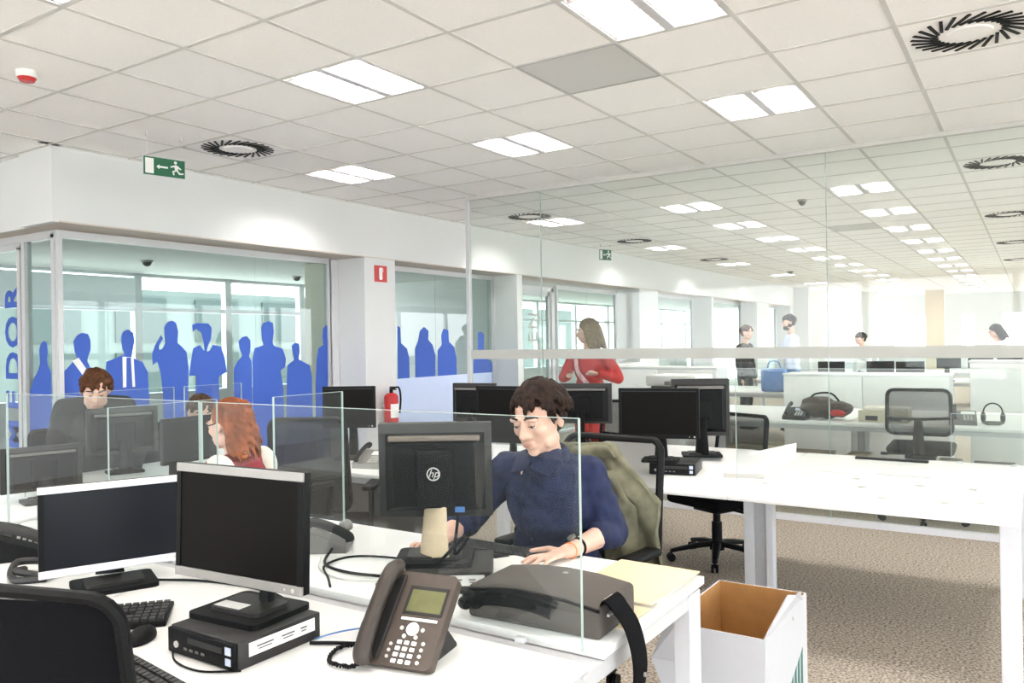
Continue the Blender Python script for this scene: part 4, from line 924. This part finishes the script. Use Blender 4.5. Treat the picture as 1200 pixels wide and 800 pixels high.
# olive jacket over the chair back
def jacket():
    t = thing('jacket', 'olive green jacket hung over the chair behind the man', 'jacket', (-1.45, 2.93, 0))
    prof = [(0, 1.065, .0), (.12, 1.03, .05), (.3, .93, .135), (.5, .84, .205), (.7, .74, .205), (1, .56, .215)]
    def edge_x(v):
        for (a, z0, x0), (b, z1, x1) in zip(prof, prof[1:]):
            if a <= v <= b: k = (v-a)/(b-a); return x0+(x1-x0)*k, z0+(z1-z0)*k
    def front(u, v):
        xr, zr = edge_x(v); xl = -.23
        x = xl+(xr-xl)*u
        zl = 1.06-.55*v; z = zl+(zr-zl)*u**1.5
        fold = .020*math.sin(u*15+v*5)+.014*math.sin(u*27-v*9+1)+.018*math.sin(v*11+u*6)*u+.02*noise.noise(Vector((u*7, v*9, 2)))
        y = -.03-.045*math.sin(PI*min(1, v*1.1+.05))-fold*(.35+.65*v)+.05*u*u
        return Vector((x, y, z+.010*math.sin(u*19)*v))
    def sheet_(name, fn, nu, nv, th):
        m = MB(); vf = [fn(i/nu, j/nv) for j in range(nv+1) for i in range(nu+1)]; vb = [p+Vector((.004, th, .002)) for p in vf]
        n = len(vf); f = []
        for j in range(nv):
            for i in range(nu):
                a = j*(nu+1)+i; q = (a, a+1, a+nu+2, a+nu+1); f.append(q); f.append(tuple(n+k for k in reversed(q)))
        edge = [i for i in range(nu+1)]+[j*(nu+1)+nu for j in range(1, nv+1)]+[nv*(nu+1)+i for i in range(nu-1, -1, -1)]+[j*(nu+1) for j in range(nv-1, 0, -1)]
        for k in range(len(edge)): a, b = edge[k], edge[(k+1) % len(edge)]; f.append((a, b, n+b, n+a))
        m._add(vf+vb, f); return m.build(name, M['jacket'], t, True, angle=70)
    sheet_('body', front, 40, 44, .02)
    def slv(u, v):      # empty sleeve, flat and creased, over the right half
        p = front(.50+.34*u-.03*v, .22+.70*v); return p+Vector((0, -.016-.030*math.sin(PI*u)*(1+.35*math.sin(v*22)), .006*math.sin(v*16)))
    sheet_('sleeve', slv, 12, 36, .010)
    def col(u, v):
        p = front(.35+.6*u, .02+.12*v); return p+Vector((0, -.012-.018*math.sin(PI*v), .012*math.sin(PI*v)))
    sheet_('collar', col, 16, 8, .008)
jacket()

# ================================================================== papers bench and what stands behind it
def flat(label, x, y, w, d, m, rz=0, th=.0015, name='paper_slip', cat='paper'):
    return tag(MB().box((0, 0, th/2), (w, d, th)).build(name, M[m], None, False, (x, y, DT), (0, 0, rz)), label, cat)
flat('long black strip at the far edge of the papers bench', -.735, 5.30, .40, .05, 'black', 0, .012, 'cable_flap', 'cable flap')
for i, (x, y, w, l) in enumerate(((-.955, 4.70, .12, 'first from the glass edge'), (-.60, 4.74, .26, 'longest, in the middle'))):
    flat('thin grey strip lying on the papers bench, '+l, x, y, w, .012, 'lgrey', .0, .002, 'thin_strip', 'strip')
for i, (x, y) in enumerate(((-.80, 4.53), (-.73, 4.30), (-.60, 4.05), (-.49, 4.47), (-.35, 4.06), (-.26, 4.47), (-.21, 4.10))):
    flat('small grey clip on the bare bench, %s counted from the glass edge' % ord_(i+1), x, y, .035, .03, 'lgrey', .3*i, .004, 'paper_clip', 'clip')
o = tag(MB()._add([(0, 0, 0), (.30, -.02, 0), (.30, .0, .085), (0, .02, .004), (.0, .0, .0015), (.30, -.018, .0015), (.302, .004, .086), (.002, .024, .005)], [(0, 1, 2, 3), (7, 6, 5, 4), (0, 4, 5, 1), (1, 5, 6, 2), (2, 6, 7, 3), (3, 7, 4, 0)]) and None, None) if False else None
pb = MB(); pb._add([(0, 0, 0), (.30, -.02, 0), (.30, 0, .085), (0, .02, .004), (0, .003, 0), (.30, -.016, 0), (.30, .004, .086), (0, .024, .004)], [(0, 1, 2, 3), (7, 6, 5, 4), (0, 4, 5, 1), (1, 5, 6, 2), (2, 6, 7, 3), (3, 7, 4, 0)])
tag(pb.build('paper_sheet', M['paper'], None, False, (-1.57, 5.22, DT)), 'white sheet propped up as a wedge at the far edge of the papers bench', 'paper')
sheet('grey documents lying near the mid computer on the bench', (-1.33, 4.33, DT), R(20), .21, .10, .01, 'lgrey', n=2)
t = thing('headset', 'black headset standing on the far bench beside the pale phone', 'headset', (-.30, 7.78, DT))
MB().tube([(.07*math.cos(a), 0, .10+.08*math.sin(a)) for a in [PI*k/12 for k in range(13)]], .006, 8).build('headband', M['black'], t, True)
for s in (-1, 1): MB().ell((s*.07, 0, .06), (.02, .035, .05), 12, 8).build('earpiece', M['dark'], t, True)
MB().cyl((0, 0, 0), (0, 0, .015), .06, n=20).box((0, 0, .02), (.16, .05, .02)).build('stand', M['grey'], t)
t = thing('handbag', 'brown and black bag slumped on the far bench', 'bag', (-1.62, 7.72, DT))
union('body', MB().ell((0, 0, .09), (.24, .12, .085), 20, 12).ell((-.06, .02, .15), (.15, .09, .06), 16, 10).ell((.13, -.02, .11), (.12, .09, .06), 16, 10), mat('dark_brown_leather', (.05, .03, .022), .5, var=.2), t, .015, 2, lambda p, n: p+n*.012*noise.noise(p*14))
MB().tube(bez([(-.14, 0, .16), (-.08, -.03, .23), (.06, -.03, .24), (.14, 0, .15)], 6), .009, 7).build('handle', M['black'], t, True)
MB().ell((.13, -.11, .07), (.07, .02, .03), 10, 8).build('red_lining', M['red'], t, True)
t = thing('cardboard_tray', 'beige tray box with dark slots on the far bench beside the bag', 'box', (-1.12, 7.75, DT))
bx('body', (0, 0, .05), (.40, .26, .10), M['beige'], t, .006); bx('lid', (.02, 0, .115), (.36, .24, .025), M['cream'], t, .004)
for k in range(2): bx('slot', (-.09+.19*k, -.132, .035), (.10, .006, .04), M['black'], t)
# under the far bench
for i, (x, y, w, h, m, l) in enumerate(((-2.25, 7.75, .42, .46, 'beige', 'beige carton under the far bench, nearest to the glass screen edge'), (-1.78, 7.8, .40, .40, 'beige', 'second beige carton under the far bench'),
        (-1.33, 7.7, .17, .42, 'brown', 'tan box standing under the far bench beside the grey crate'), (-.95, 7.65, .46, .34, 'silver', 'pale grey crate under the far bench'), (-.62, 7.75, .16, .40, 'beige', 'narrow beige carton hidden behind the mesh chair'), (-.30, 7.8, .30, .40, 'dark', 'dark computer tower on the carpet under the far bench'))):
    t = thing('carton' if m != 'dark' else 'computer_tower', l, 'box' if m != 'dark' else 'computer', (x, y, 0))
    bx('body', (0, 0, h/2), (w, .32, h), M[m], t, .006)
    bx('lid' if m != 'dark' else 'front_panel', (0, -.005, h+.008) if m != 'dark' else (0, -.165, h/2), (w+.01, .33, .018) if m != 'dark' else (w-.02, .012, h-.02), M[m if m != 'dark' else 'black'], t, .003)
def cabinet(label, loc, w, d, h, rz=0, nd=2):
    t = thing('cabinet', label, 'cabinet', loc, rz, 'white low cabinets')
    bx('body', (0, 0, h/2), (w, d, h), M['whitepaint'], t, .004)
    for k in range(nd):
        dr = bx('door', (-w/2+w*(k+.5)/nd, -d/2-.008, h/2), (w/nd-.008, .016, h-.03), M['white'], t, .003)
        bx('handle', (-w/2+w*(k+.5)/nd+.1, -d/2-.02, h*.8), (.10, .012, .012), M['alu'], dr)
    bx('top', (0, 0, h+.01), (w+.02, d+.02, .02), M['white'], t, .003)
cabinet('white low cabinet by the left wall beyond the woman in red', (-5.3, 11.0, 0), 1.2, .45, 1.12, R(90))
cabinet('white low cabinet behind the papers bench monitors, below the frosted band', (-4.2, 10.2, 0), 1.6, .45, 1.10)
cabinet('white cabinet beside the copier in the far room', (-1.6, 9.75, 0), 1.7, .45, 1.05)
cabinet('long white cabinet row in the far room below the far heads', (.4, 10.3, 0), 2.0, .45, 1.18, nd=3)
t = thing('copier', 'white office copier with dark paper tray beyond the glass partition', 'copier', (-3.42, 8.75, 0))
bx('body', (0, 0, .45), (.62, .60, .90), M['white'], t, .02); bx('scanner_lid', (0, 0, 1.02), (.60, .56, .12), M['white'], t, .02)
bx('output_tray', (0, -.05, .93), (.44, .5, .06), M['black'], t, .005); bx('control_panel', (.12, -.33, 1.0), (.3, .10, .04), M['grey'], t, .005)
for k in range(3): bx('drawer', (0, -.305, .18+.22*k), (.56, .02, .20), M['whitepaint'], t, .004)
bx('side_tray', (-.42, 0, .82), (.24, .36, .02), M['white'], t, .004)
t = thing('tote_bag', 'blue bag hanging at the hip height below the man in pale shirt', 'bag', (-3.02, 11.25, DT))
union('body', MB().box((0, 0, .17), (.34, .16, .32), bev=.03), M['denim'], t, .02, 2)
MB().tube(bez([(-.1, 0, .30), (-.06, 0, .42), (.06, 0, .42), (.1, 0, .30)], 5), .008, 6).build('handle', M['denim'], t, True)
for i, (x, y, l) in enumerate(((-2.35, 11.6, 'first from the blue bag'), (-1.75, 11.7, 'second from the blue bag'), (-1.38, 11.6, 'near the end of the bench row'))):
    monitor('tiny dark monitor on the far bench row, '+l, (x, y, DT), R(20), .34, .24, .30, silver=False, tilt=0, base=(.18, .14), group='far room monitors')
for i, (x, y, l) in enumerate(((-1.2, 14.9, 'first'), (-.75, 14.9, 'second'), (-.35, 14.9, 'third'), (.05, 14.9, 'fourth'))):
    monitor('small far screen on the second bench row, %s towards the woman with black hair' % l, (x, y, DT), R(20 if i < 3 else 190), .36, .24, .34, silver=False, tilt=0, base=(.18, .14), group='far room monitors')

# ================================================================== people
def cap(mb, p0, p1, r0, r1, n=12):
    mb.ell(p0, (r0,)*3, n, 8); mb.ell(p1, (r1,)*3, n, 8); mb.cyl(p0, p1, r0, r1, n); return mb
def chain(mb, pts, rs):
    for i in range(len(pts)-1): cap(mb, Vector(pts[i]), Vector(pts[i+1]), rs[i], rs[i+1])
    return mb
def head_matrix(c, yaw, pitch=0, roll=0):
    """local -y is the face direction, z up"""
    return Matrix.Translation(c) @ Matrix.Rotation(R(yaw), 4, 'Z') @ Matrix.Rotation(R(pitch), 4, 'X') @ Matrix.Rotation(R(roll), 4, 'Y')
def head_shapes(mb, m, s=1.0, jaw=1.0):
    q = m.to_3x3().normalized()
    E_ = lambda c, r: mb.ell(m @ (Vector(c)*s), [v*s for v in r], 18, 12, rot=q)
    E_((0, .012, .030), (.076, .094, .088)); E_((0, -.020, -.025), (.066, .072, .075)); E_((0, -.030, -.075), (.048*jaw, .054, .040)); E_((0, -.066, -.098), (.022*jaw, .018, .016))
    for sd in (-1, 1):
        E_((sd*.036, -.060, -.022), (.026, .026, .026)); E_((sd*.046, -.020, -.072), (.020*jaw, .040, .030)); E_((sd*.030, -.085, .020), (.026, .013, .010))
        E_((sd*.078, .008, -.012), (.009, .019, .031)); E_((sd*.012, -.096, -.036), (.011, .012, .010))
    cap(mb, m @ (Vector((0, -.084, .012))*s), m @ (Vector((0, -.108, -.032))*s), .009*s, .0125*s)
    E_((0, -.088, -.062), (.024, .012, .007)); E_((0, -.086, -.073), (.021, .012, .007))
def face_parts(t, m, s=1.0, brow='hair', closed=False, loc=Vector((0, 0, 0))):
    for sd in (-1, 1):
        e = MB().ell(m @ (Vector((sd*.031, -.079, .001))*s)-loc, (.0125*s,)*3, 14, 10).build('eye', M['eyewhite'], t, True)
        d = m.to_3x3() @ Vector((0, -1, -.45)).normalized()
        MB().ell(m @ (Vector((sd*.031, -.079, .001))*s)-loc+d*.0085*s, (.0062*s,)*3, 12, 8).build('iris', M['iris'], e, True)
        MB().ell(m @ (Vector((sd*.031, -.0785, .0035))*s)-loc, (.0145*s, .0137*s, .0118*s), 16, 10, rot=m.to_3x3()).build('eyelid', M['skin'], t, True)
        MB().tube([m @ (Vector((sd*x, y, z))*s)-loc for x, y, z in ((.014, -.097, .024), (.028, -.0985, .031), (.044, -.088, .029), (.054, -.075, .022))], [.0035*s, .0045*s, .004*s, .002*s], 7).build('eyebrow', M[brow], t, True)
        MB().tube([m @ (Vector((sd*x, y, z))*s)-loc for x, y, z in ((.018, -.0905, -.001), (.031, -.0935, -.0035), (.044, -.087, -.001))], .0013*s, 6).build('lashes', M['hair'], t, True)
    MB().tube([m @ (Vector((x, y, z))*s)-loc for x, y, z in ((-.022, -.088, -.069), (-.01, -.0985, -.0665), (0, -.0985, -.0675), (.01, -.0985, -.0665), (.022, -.088, -.069))], [.001*s, .0035*s, .0035*s, .0035*s, .001*s], 7).build('mouth', M['lips'], t, True)
def hair_cap(t, m, mtl, s=1.0, locks=150, length=.05, seed=3, low=-.02, front=.055, loc=Vector((0, 0, 0)), r=.0095, name='hair', voxel=.005):
    rnd = random.Random(seed); mb = MB()
    q = m.to_3x3().normalized()
    mb.ell(m @ (Vector((0, .020, .040))*s)-loc, (.080*s, .096*s, .084*s), 20, 14, rot=q)
    mb.ell(m @ (Vector((0, .046, .004))*s)-loc, (.077*s, .066*s, .082*s), 16, 12, rot=q)
    for k in range(locks):
        th = rnd.uniform(0, 2*PI); ph = math.acos(rnd.uniform(-.30, 1))
        d = Vector((math.sin(ph)*math.cos(th), math.sin(ph)*math.sin(th), math.cos(ph)))
        p = Vector((d.x*.080, .018+d.y*.096, .040+d.z*.086))
        if p.z < low or (p.y < -.035 and p.z < front): continue
        sw = Vector((d.x*.4+.25, d.y*.5-.6*max(0, d.z), -.5-.4*(1-d.z)))
        p1 = p+sw.normalized()*length*rnd.uniform(.4, .8)+d*.002
        if p1.y < -.06 and p1.z < front-.025: p1.z = front-.025+rnd.uniform(-.008, .01)
        mid_ = (p+p1)/2+d*.005
        a, b, c = [m @ (v*s)-loc for v in (p, mid_, p1)]
        chain(mb, [a, b, c], [r*s, r*.9*s, r*.5*s])
    return union(name, mb, mtl, t, voxel, 1)
def finger(mb, pts, rs): return chain(mb, pts, rs)

# ---- the man in the navy shirt
def navy_man():
    L = Vector((-1.5, 2.75, 0)); t = thing('person', 'man in a dark navy shirt typing behind the black monitor', 'person', L)
    hm = head_matrix(Vector((-1.478, 2.435, 1.215)), -4, 16, -3)
    V = lambda x, y, z: Vector((x, y, z))
    b = MB(); head_shapes(b, hm, 1.06)
    chain(b, [V(-1.490, 2.475, 1.14), V(-1.515, 2.56, 1.02)], [.056, .064])                                  # neck
    chest, belly, pel = V(-1.535, 2.60, .90), V(-1.55, 2.66, .70), V(-1.56, 2.72, .55)
    b.ell(chest, (.165, .105, .17)); b.ell(belly, (.155, .11, .16)); b.ell(pel, (.175, .125, .12))
    sl, sr = V(-1.395, 2.64, .985), V(-1.725, 2.60, .985)
    el, er = V(-1.325, 2.68, .775), V(-1.88, 2.52, .785)
    wl, wr = V(-1.322, 2.405, .775), V(-1.80, 2.27, .768)
    chain(b, [V(-1.515, 2.56, .99), sl, el, wl], [.07, .058, .047, .029]); chain(b, [V(-1.515, 2.56, .99), sr, er, wr], [.07, .058, .047, .029])
    for s, hx in ((1, -1.47), (-1, -1.65)):
        kn = V(hx+s*.06, 2.28, .53); an = V(hx+s*.06, 2.36, .10)
        chain(b, [pel+V(s*.09, 0, 0), kn, an, an+V(0, -.15, -.06)], [.09, .062, .042, .035])
    # left hand, spread on the papers
    kb = V(-1.352, 2.315, .768); b.ell(kb, (.030, .046, .014), 14, 8, rot=Matrix.Rotation(R(-18), 3, 'Z')); chain(b, [wl, V(-1.335, 2.36, .772)], [.027, .024])
    for a, c, d, r in ((V(-1.376, 2.285, .770), V(-1.406, 2.255, .768), V(-1.428, 2.232, .754), .0085), (V(-1.364, 2.276, .770), V(-1.387, 2.236, .770), V(-1.404, 2.206, .754), .0088),
                       (V(-1.350, 2.272, .770), V(-1.362, 2.230, .769), V(-1.372, 2.198, .754), .0085), (V(-1.334, 2.274, .768), V(-1.336, 2.238, .766), V(-1.338, 2.212, .753), .0076)):
        finger(b, [kb+(a-kb)*.4, a, c, d], [.009, r*1.08, r, r*.8])
    finger(b, [V(-1.350, 2.35, .772), V(-1.392, 2.345, .778), V(-1.425, 2.338, .772), V(-1.448, 2.322, .768)], [.012, .0105, .0092, .008])
    # right hand on the keyboard, half hidden
    kr = V(-1.785, 2.205, .772); b.ell(kr, (.040, .045, .014), 14, 8); chain(b, [wr, V(-1.79, 2.24, .772)], [.026, .024])
    for k, x in enumerate((-.033, -.011, .011, .032)):
        a = kr+V(x, -.035, .006); finger(b, [kr+V(x*.7, 0, 0), a, a+V(x*.1, -.030, .004), a+V(x*.1, -.046, -.018)], [.009, .0088, .0083, .007])
    finger(b, [kr+V(.025, .02, 0), kr+V(.055, .0, .0), kr+V(.06, -.03, -.005)], [.011, .010, .008])
    for v in b.bm.verts: v.co -= L
    union('body', b, M['skin'], t, .0046, 2, None, .45)
    face_parts(t, hm, 1.06, 'hair', loc=L)
    hair_cap(t, hm, M['hair'], 1.06, 330, .06, 5, -.045, .058, L, .007, voxel=.0048)
    # shirt: torso, collar, sleeves rolled below the elbow
    s = MB()
    s.ell(chest, (.182, .122, .185)); s.ell(belly, (.178, .132, .18)); s.ell(pel+V(0, -.0, .06), (.188, .14, .11))
    s.ell(V(-1.525, 2.585, 1.0), (.15, .085, .055))
    chain(s, [V(-1.497, 2.500, 1.045), V(-1.515, 2.56, 1.0)], [.071, .085]); s.ell(V(-1.52, 2.555, .95), (.13, .075, .10))
    chain(s, [V(-1.515, 2.57, 1.005), sl, el, el+(wl-el)*.30], [.075, .072, .066, .056]); chain(s, [V(-1.515, 2.57, 1.005), sr, er, er+(wr-er)*.30], [.075, .072, .066, .056])
    for v in s.bm.verts: v.co -= L
    def wrinkle(p, n):
        q = p+L
        k = .010*noise.noise(Vector((q.x*9, q.y*9, q.z*16)))+.006*noise.noise(q*28)
        return p+n*k
    union('shirt', s, M['shirt'], t, .0065, 3, wrinkle)
    c = MB()
    for sd in (-1, 1):
        m = Matrix.Translation(V(-1.513+sd*.047, 2.455, 1.046)-L) @ Matrix.Rotation(R(sd*24), 4, 'Z') @ Matrix.Rotation(R(-48), 4, 'X') @ Matrix.Rotation(R(sd*28), 4, 'Y')
        c.box((0, 0, 0), (.085, .012, .095), mtx=m, bev=.005)
    c.tube([V(-1.513+.075*math.cos(a), 2.545+.068*math.sin(a), 1.063+.012*math.sin(a))-L for a in [R(-35+250*k/14) for k in range(15)]], .020, 8, flat=(.5, 1.5))
    c.build('collar', M['shirt'], t, True)
    pk = MB().grid(lambda u, v: chest+V(.045+.08*u, -.122+.014*u+.0*v+.018*v, .02-.09*v)-L, 4, 4).build('pocket', M['shirt'], t, True)
    for k in range(4): MB().cyl(V(-1.528-.006*k, 2.474+.003*k-.0, .985-.075*k)-L, V(-1.528-.006*k, 2.468+.003*k, .985-.075*k)-L, .006, n=10).build('button', M['shirt'], t)
    tr = MB()
    tr.ell(pel, (.19, .14, .12))
    for sd, hx in ((1, -1.47), (-1, -1.65)):
        kn = V(hx+sd*.06, 2.28, .53); an = V(hx+sd*.06, 2.36, .14); chain(tr, [pel+V(sd*.09, 0, 0), kn, an], [.105, .078, .062])
    for v in tr.bm.verts: v.co -= L
    union('trousers', tr, M['trousers'], t, .016, 2)
    for sd, hx in ((1, -1.47), (-1, -1.65)): MB().ell(V(hx+sd*.06, 2.27, .048)-L, (.046, .135, .046), 14, 8).box(V(hx+sd*.06, 2.27, .008)-L, (.078, .25, .016)).build('shoe', M['black'], t, True)
    w = wl+(el-wl)*.05; ax = (el-wl).normalized()
    MB().tube([w-L+(ax.orthogonal().normalized()*math.cos(a)+ax.cross(ax.orthogonal().normalized())*math.sin(a))*.030 for a in [2*PI*k/24 for k in range(24)]], .006, 8, closed=True).build('watch_strap', M['black'], t, True)
    f = w+Vector((-.014, -.012, .031)); MB().cyl(f-L, f-L+V(-.003, -.003, .007), .015, n=18).build('watch_face', M['grey'], t, True)
    w = wl+(el-wl)*-.14; q1 = ax.orthogonal().normalized(); q2 = ax.cross(q1)
    MB().tube([w-L+(q1*math.cos(a)+q2*math.sin(a))*.0265 for a in [2*PI*k/20 for k in range(20)]], .0022, 6, closed=True).build('wrist_band', M['orange'], t, True)
navy_man()

def figure(label, loc, face, H, top, bottom, hair, pose, sit=False, skin='skin', hair_kind='short', seed=1, lean=0., hs=1.0, legs=True):
    """smaller figures; face: direction angle of local -y (rotation about z); loc: foot or seat point on the floor"""
    t = thing('person', label, 'person', loc, R(face)); V = Vector
    k = H/1.75
    hip = pose.get('hip', .50) if sit else .93*k
    sh = hip+.50*k; ly = -lean
    hdy, hdz = pose.get('head', (-.04, .235*k)); hd = sh+hdz
    b = MB(); hm = head_matrix(V((0, ly+hdy, hd)), pose.get('hy', 0), pose.get('hp', 5), 0)
    head_shapes(b, hm, hs); chain(b, [V((0, ly+hdy+.03, hd-.09*k)), V((0, ly*.9, sh+.01))], [.052, .058])
    b.ell((0, ly*.75, sh-.14*k), (.16*k, .10*k, .17*k)); b.ell((0, ly*.35, hip+.14*k), (.145*k, .095*k, .15*k)); b.ell((0, 0, hip), (.165*k, .115*k, .11*k))
    S = [V((sd*.175*k, ly, sh-.02)) for sd in (-1, 1)]; arms = []
    for i, sd in enumerate((-1, 1)):
        e, w = [V(q) for q in pose['arms'][i]]
        arms.append((S[i], S[i]+e, S[i]+e+w)); chain(b, [V((0, ly, sh-.01)), *arms[-1]], [.06, .052, .041, .027])
        wv = arms[-1][2]; dr = w.normalized(); b.ell(wv+dr*.05, (.024, .036, .018), 10, 8)
        sdv = dr.orthogonal().normalized(); 
        for q in range(4): chain(b, [wv+dr*.06+sdv*(.012*(q-1.5)), wv+dr*.10+sdv*(.015*(q-1.5))-V((0, 0, .008)), wv+dr*(.13-.012*abs(q-1.5))+sdv*(.015*(q-1.5))-V((0, 0, .025))], [.010, .009, .007])
        chain(b, [wv+dr*.02, wv+dr*.05+sdv*.035, wv+dr*.075+sdv*.04], [.011, .010, .008])
    tr = MB(); tr.ell((0, 0, hip), (.178*k, .128*k, .12*k))
    for sd in (-1, 1):
        h0 = V((sd*.085*k, 0, hip-.02))
        if sit: kn, an = V((sd*.10, -.42*k, .50)), V((sd*.10, -.38*k, .09))
        else: kn, an = V((sd*.09*k, -.02, .50*k)), V((sd*.085*k, .02, .09))
        chain(b, [h0, kn, an, an+V((0, -.13, -.045))], [.085*k, .058*k, .042, .036]); chain(tr, [h0, kn, an], [.098*k, .07*k, .058])
    far_ = loc[1] > 7
    union('body', b, M[skin], t, .011 if far_ else .0085, 1)
    s = MB(); s.ell((0, ly*.75, sh-.14*k), (.178*k, .118*k, .185*k)); s.ell((0, ly*.35, hip+.14*k), (.165*k, .115*k, .17*k)); s.ell((0, 0, hip+.02), (.178*k, .13*k, .10*k)); s.ell((0, ly, sh-.0), (.13*k, .08*k, .055*k))
    n_ = pose.get('sleeve', .8)
    for a in arms:
        if n_ > 0: chain(s, [V((0, ly, sh-.01)), a[0], a[1], a[1]+(a[2]-a[1])*n_] if n_ > .05 else [V((0, ly, sh-.01)), a[0], a[0]+(a[1]-a[0])*.4], ([.066, .066, .057, .046] if n_ > .05 else [.066, .066, .06]))
    union('top', s, M[top], t, .015 if far_ else .011, 2, lambda p, n: p+n*.010*noise.noise(p*11))
    union('trousers', tr, M[bottom], t, .02, 1)
    for sd in (-1, 1):
        a = V((sd*(.10 if sit else .085*k), -.40*k if sit else .0, .035)); MB().ell(a+V((0, -.05, 0)), (.045, .125, .045), 12, 8).box(a+V((0, -.05, -.028)), (.075, .23, .014)).build('shoe', M['black'], t, True)
    face_parts(t, hm, hs, 'hair')
    if hair_kind == 'short': hair_cap(t, hm, M[hair], hs, 90, .055, seed, -.06, .040, V((0, 0, 0)), .010, voxel=.009)
    elif hair_kind == 'long':
        mb = MB(); q = hm.to_3x3().normalized(); rnd = random.Random(seed)
        mb.ell(hm @ V((0, .022, .042)), (.086, .100, .088), 18, 12, rot=q)
        for i in range(46):
            a = R(-60+300*i/45); c, s_ = math.cos(a), math.sin(a)
            if s_ < -.5: continue
            p = [V((c*.070, .02+s_*.085, .07)), V((c*.088, .022+s_*.105, .0)), V((c*.094+rnd.uniform(-.01, .01), .03+s_*.11, -.08)), V((c*.10+rnd.uniform(-.015, .015), .04+s_*.115, -.15-rnd.uniform(0, .05)))]
            chain(mb, [hm @ x for x in p], [.018, .019, .018, .010])
        union('hair', mb, M[hair], t, .008, 1)
    elif hair_kind == 'curly':
        mb = MB(); q = hm.to_3x3().normalized(); rnd = random.Random(seed)
        mb.ell(hm @ V((0, .026, .042)), (.088, .098, .090), 18, 12, rot=q)
        for i in range(120):
            a = rnd.uniform(R(22), R(158)); c, s_ = math.cos(a), math.sin(a)
            z0 = rnd.uniform(-.02, .11); ln = rnd.uniform(.08, .19); f_ = rnd.uniform(.9, 1.15); ph = rnd.uniform(0, 6)
            pts = []
            for j in range(9):
                u = j/8; rr = .082*f_*math.sqrt(max(.2, 1-((z0-.03)/.13)**2))*(1+.25*u)
                pts.append(hm @ V((c*rr+.010*math.cos(ph+u*14), .026+s_*rr*1.1+.010*math.sin(ph+u*14), z0-ln*u+.006*math.sin(ph+u*9))))
            mb.tube(pts, [.0085]*8+[.004], 6)
        union('hair', mb, M[hair], t, .0065, 1)
    return t
A_down = ((-.06, .0, -.27), (.0, -.06, -.24)), ((.06, .0, -.27), (.0, -.06, -.24))
A_type = ((-.05, -.10, -.24), (.02, -.24, .05)), ((.05, -.10, -.24), (-.02, -.24, .05))
# woman with copper curls, face turned away to the silhouettes
w_ = figure('woman with curly copper hair, glasses and raspberry top sitting in profile', (-3.13, 2.56, 0), -74, 1.60, 'wine', 'trousers', 'hairred', {'arms': A_type, 'sleeve': 0.04, 'hp': 8, 'hy': -6, 'hip': .465, 'head': (-.05, .180)}, True, hair_kind='curly', seed=4, lean=.12)
hm = head_matrix(Vector((0, -.17, .465+.5*1.60/1.75+.180)), -6, 8)
g = MB()
for sd in (-1, 1):
    g.tube([hm @ Vector((sd*x, y, z)) for x, y, z in ((.012, -.108, .002), (.05, -.100, .006), (.068, -.085, .004), (.078, .0, .012))], .0028, 6)
    g.tube([hm @ Vector((sd*.034+.022*math.cos(a), -.106, -.002+.016*math.sin(a))) for a in [2*PI*k/14 for k in range(14)]], .0018, 5, closed=True)
g.build('glasses', M['black'], w_, True)
MB().ell((-.165, -.10, .88), (.062, .085, .10), 16, 12).ell((.165, -.10, .88), (.062, .085, .10), 16, 12).build('cream_sleeve', M['cream'], w_, True)
figure('man in a black sweater with brown hair looking down, before the silhouettes', (-5.12, 2.88, 0), 62, 1.72, 'blackcloth', 'trousers', 'hairbrown', {'arms': (((-.06, -.08, -.28), (.04, -.24, -.09)), ((.06, -.08, -.28), (-.04, -.24, -.09))), 'sleeve': .9, 'hp': 24, 'hip': .64, 'head': (-.13, .10)}, True, seed=9, lean=.16)
figure('person whose forehead and brown hair just show above the glass screen', (-5.05, 3.58, 0), 70, 1.55, 'whitecloth', 'trousers', 'hairbrown', {'arms': A_type, 'sleeve': .9, 'hp': 15, 'hip': .37}, True, seed=11, lean=.08)
wr_ = figure('woman in a red top standing beyond the glass partition, head turned', (-3.68, 7.04, 0), 2, 1.66, 'redcloth', 'redcloth', 'hairblond', {'arms': (((-.13, .02, -.22), (.14, -.17, .03)), ((.13, .02, -.22), (-.14, -.17, .05))), 'sleeve': .9, 'hp': 8, 'hy': -62}, hair_kind='long', seed=2)
MB().tube(bez([(-.10, -.10, 1.31), (-.06, -.135, 1.18), (.03, -.15, 1.08), (.08, -.14, 1.0), (.05, -.13, .86)], 6), [.03]*25 if False else .028, 8, flat=(1.3, .6)).build('scarf', M['pink'], wr_, True)
figure('man in a dark suit facing the bearded man far beyond the partition', (-4.0, 13.15, 0), 80, 1.66, 'blackcloth', 'blackcloth', 'hairbrown', {'arms': A_down, 'sleeve': .9, 'hp': 5}, seed=6)
mb_ = figure('bearded man in a pale blue shirt standing in the far room', (-3.24, 13.12, 0), -60, 1.82, 'paleblue', 'denim', 'hair', {'arms': A_type, 'sleeve': .9, 'hp': 10}, seed=8)
hm = head_matrix(Vector((0, -.04, (.93+.735)*1.82/1.75)), 0, 10)
union('beard', MB().ell(hm @ Vector((0, -.045, -.082)), (.060, .062, .045), 16, 12).ell(hm @ Vector((.05, -.01, -.05)), (.026, .04, .04), 12, 8).ell(hm @ Vector((-.05, -.01, -.05)), (.026, .04, .04), 12, 8), M['hair'], mb_, .008, 1)
figure('woman with long black hair and white top far down the room', (-.55, 16.6, 0), -62, 1.62, 'whitecloth', 'whitecloth', 'hair', {'arms': A_type, 'sleeve': .8, 'hp': 25}, hair_kind='long', seed=12)
figure('person in a pale top whose dark head shows by the beige column', (-2.8, 16.75, 0), -50, 1.52, 'whitecloth', 'trousers', 'hair', {'arms': A_down, 'sleeve': .8}, seed=14)
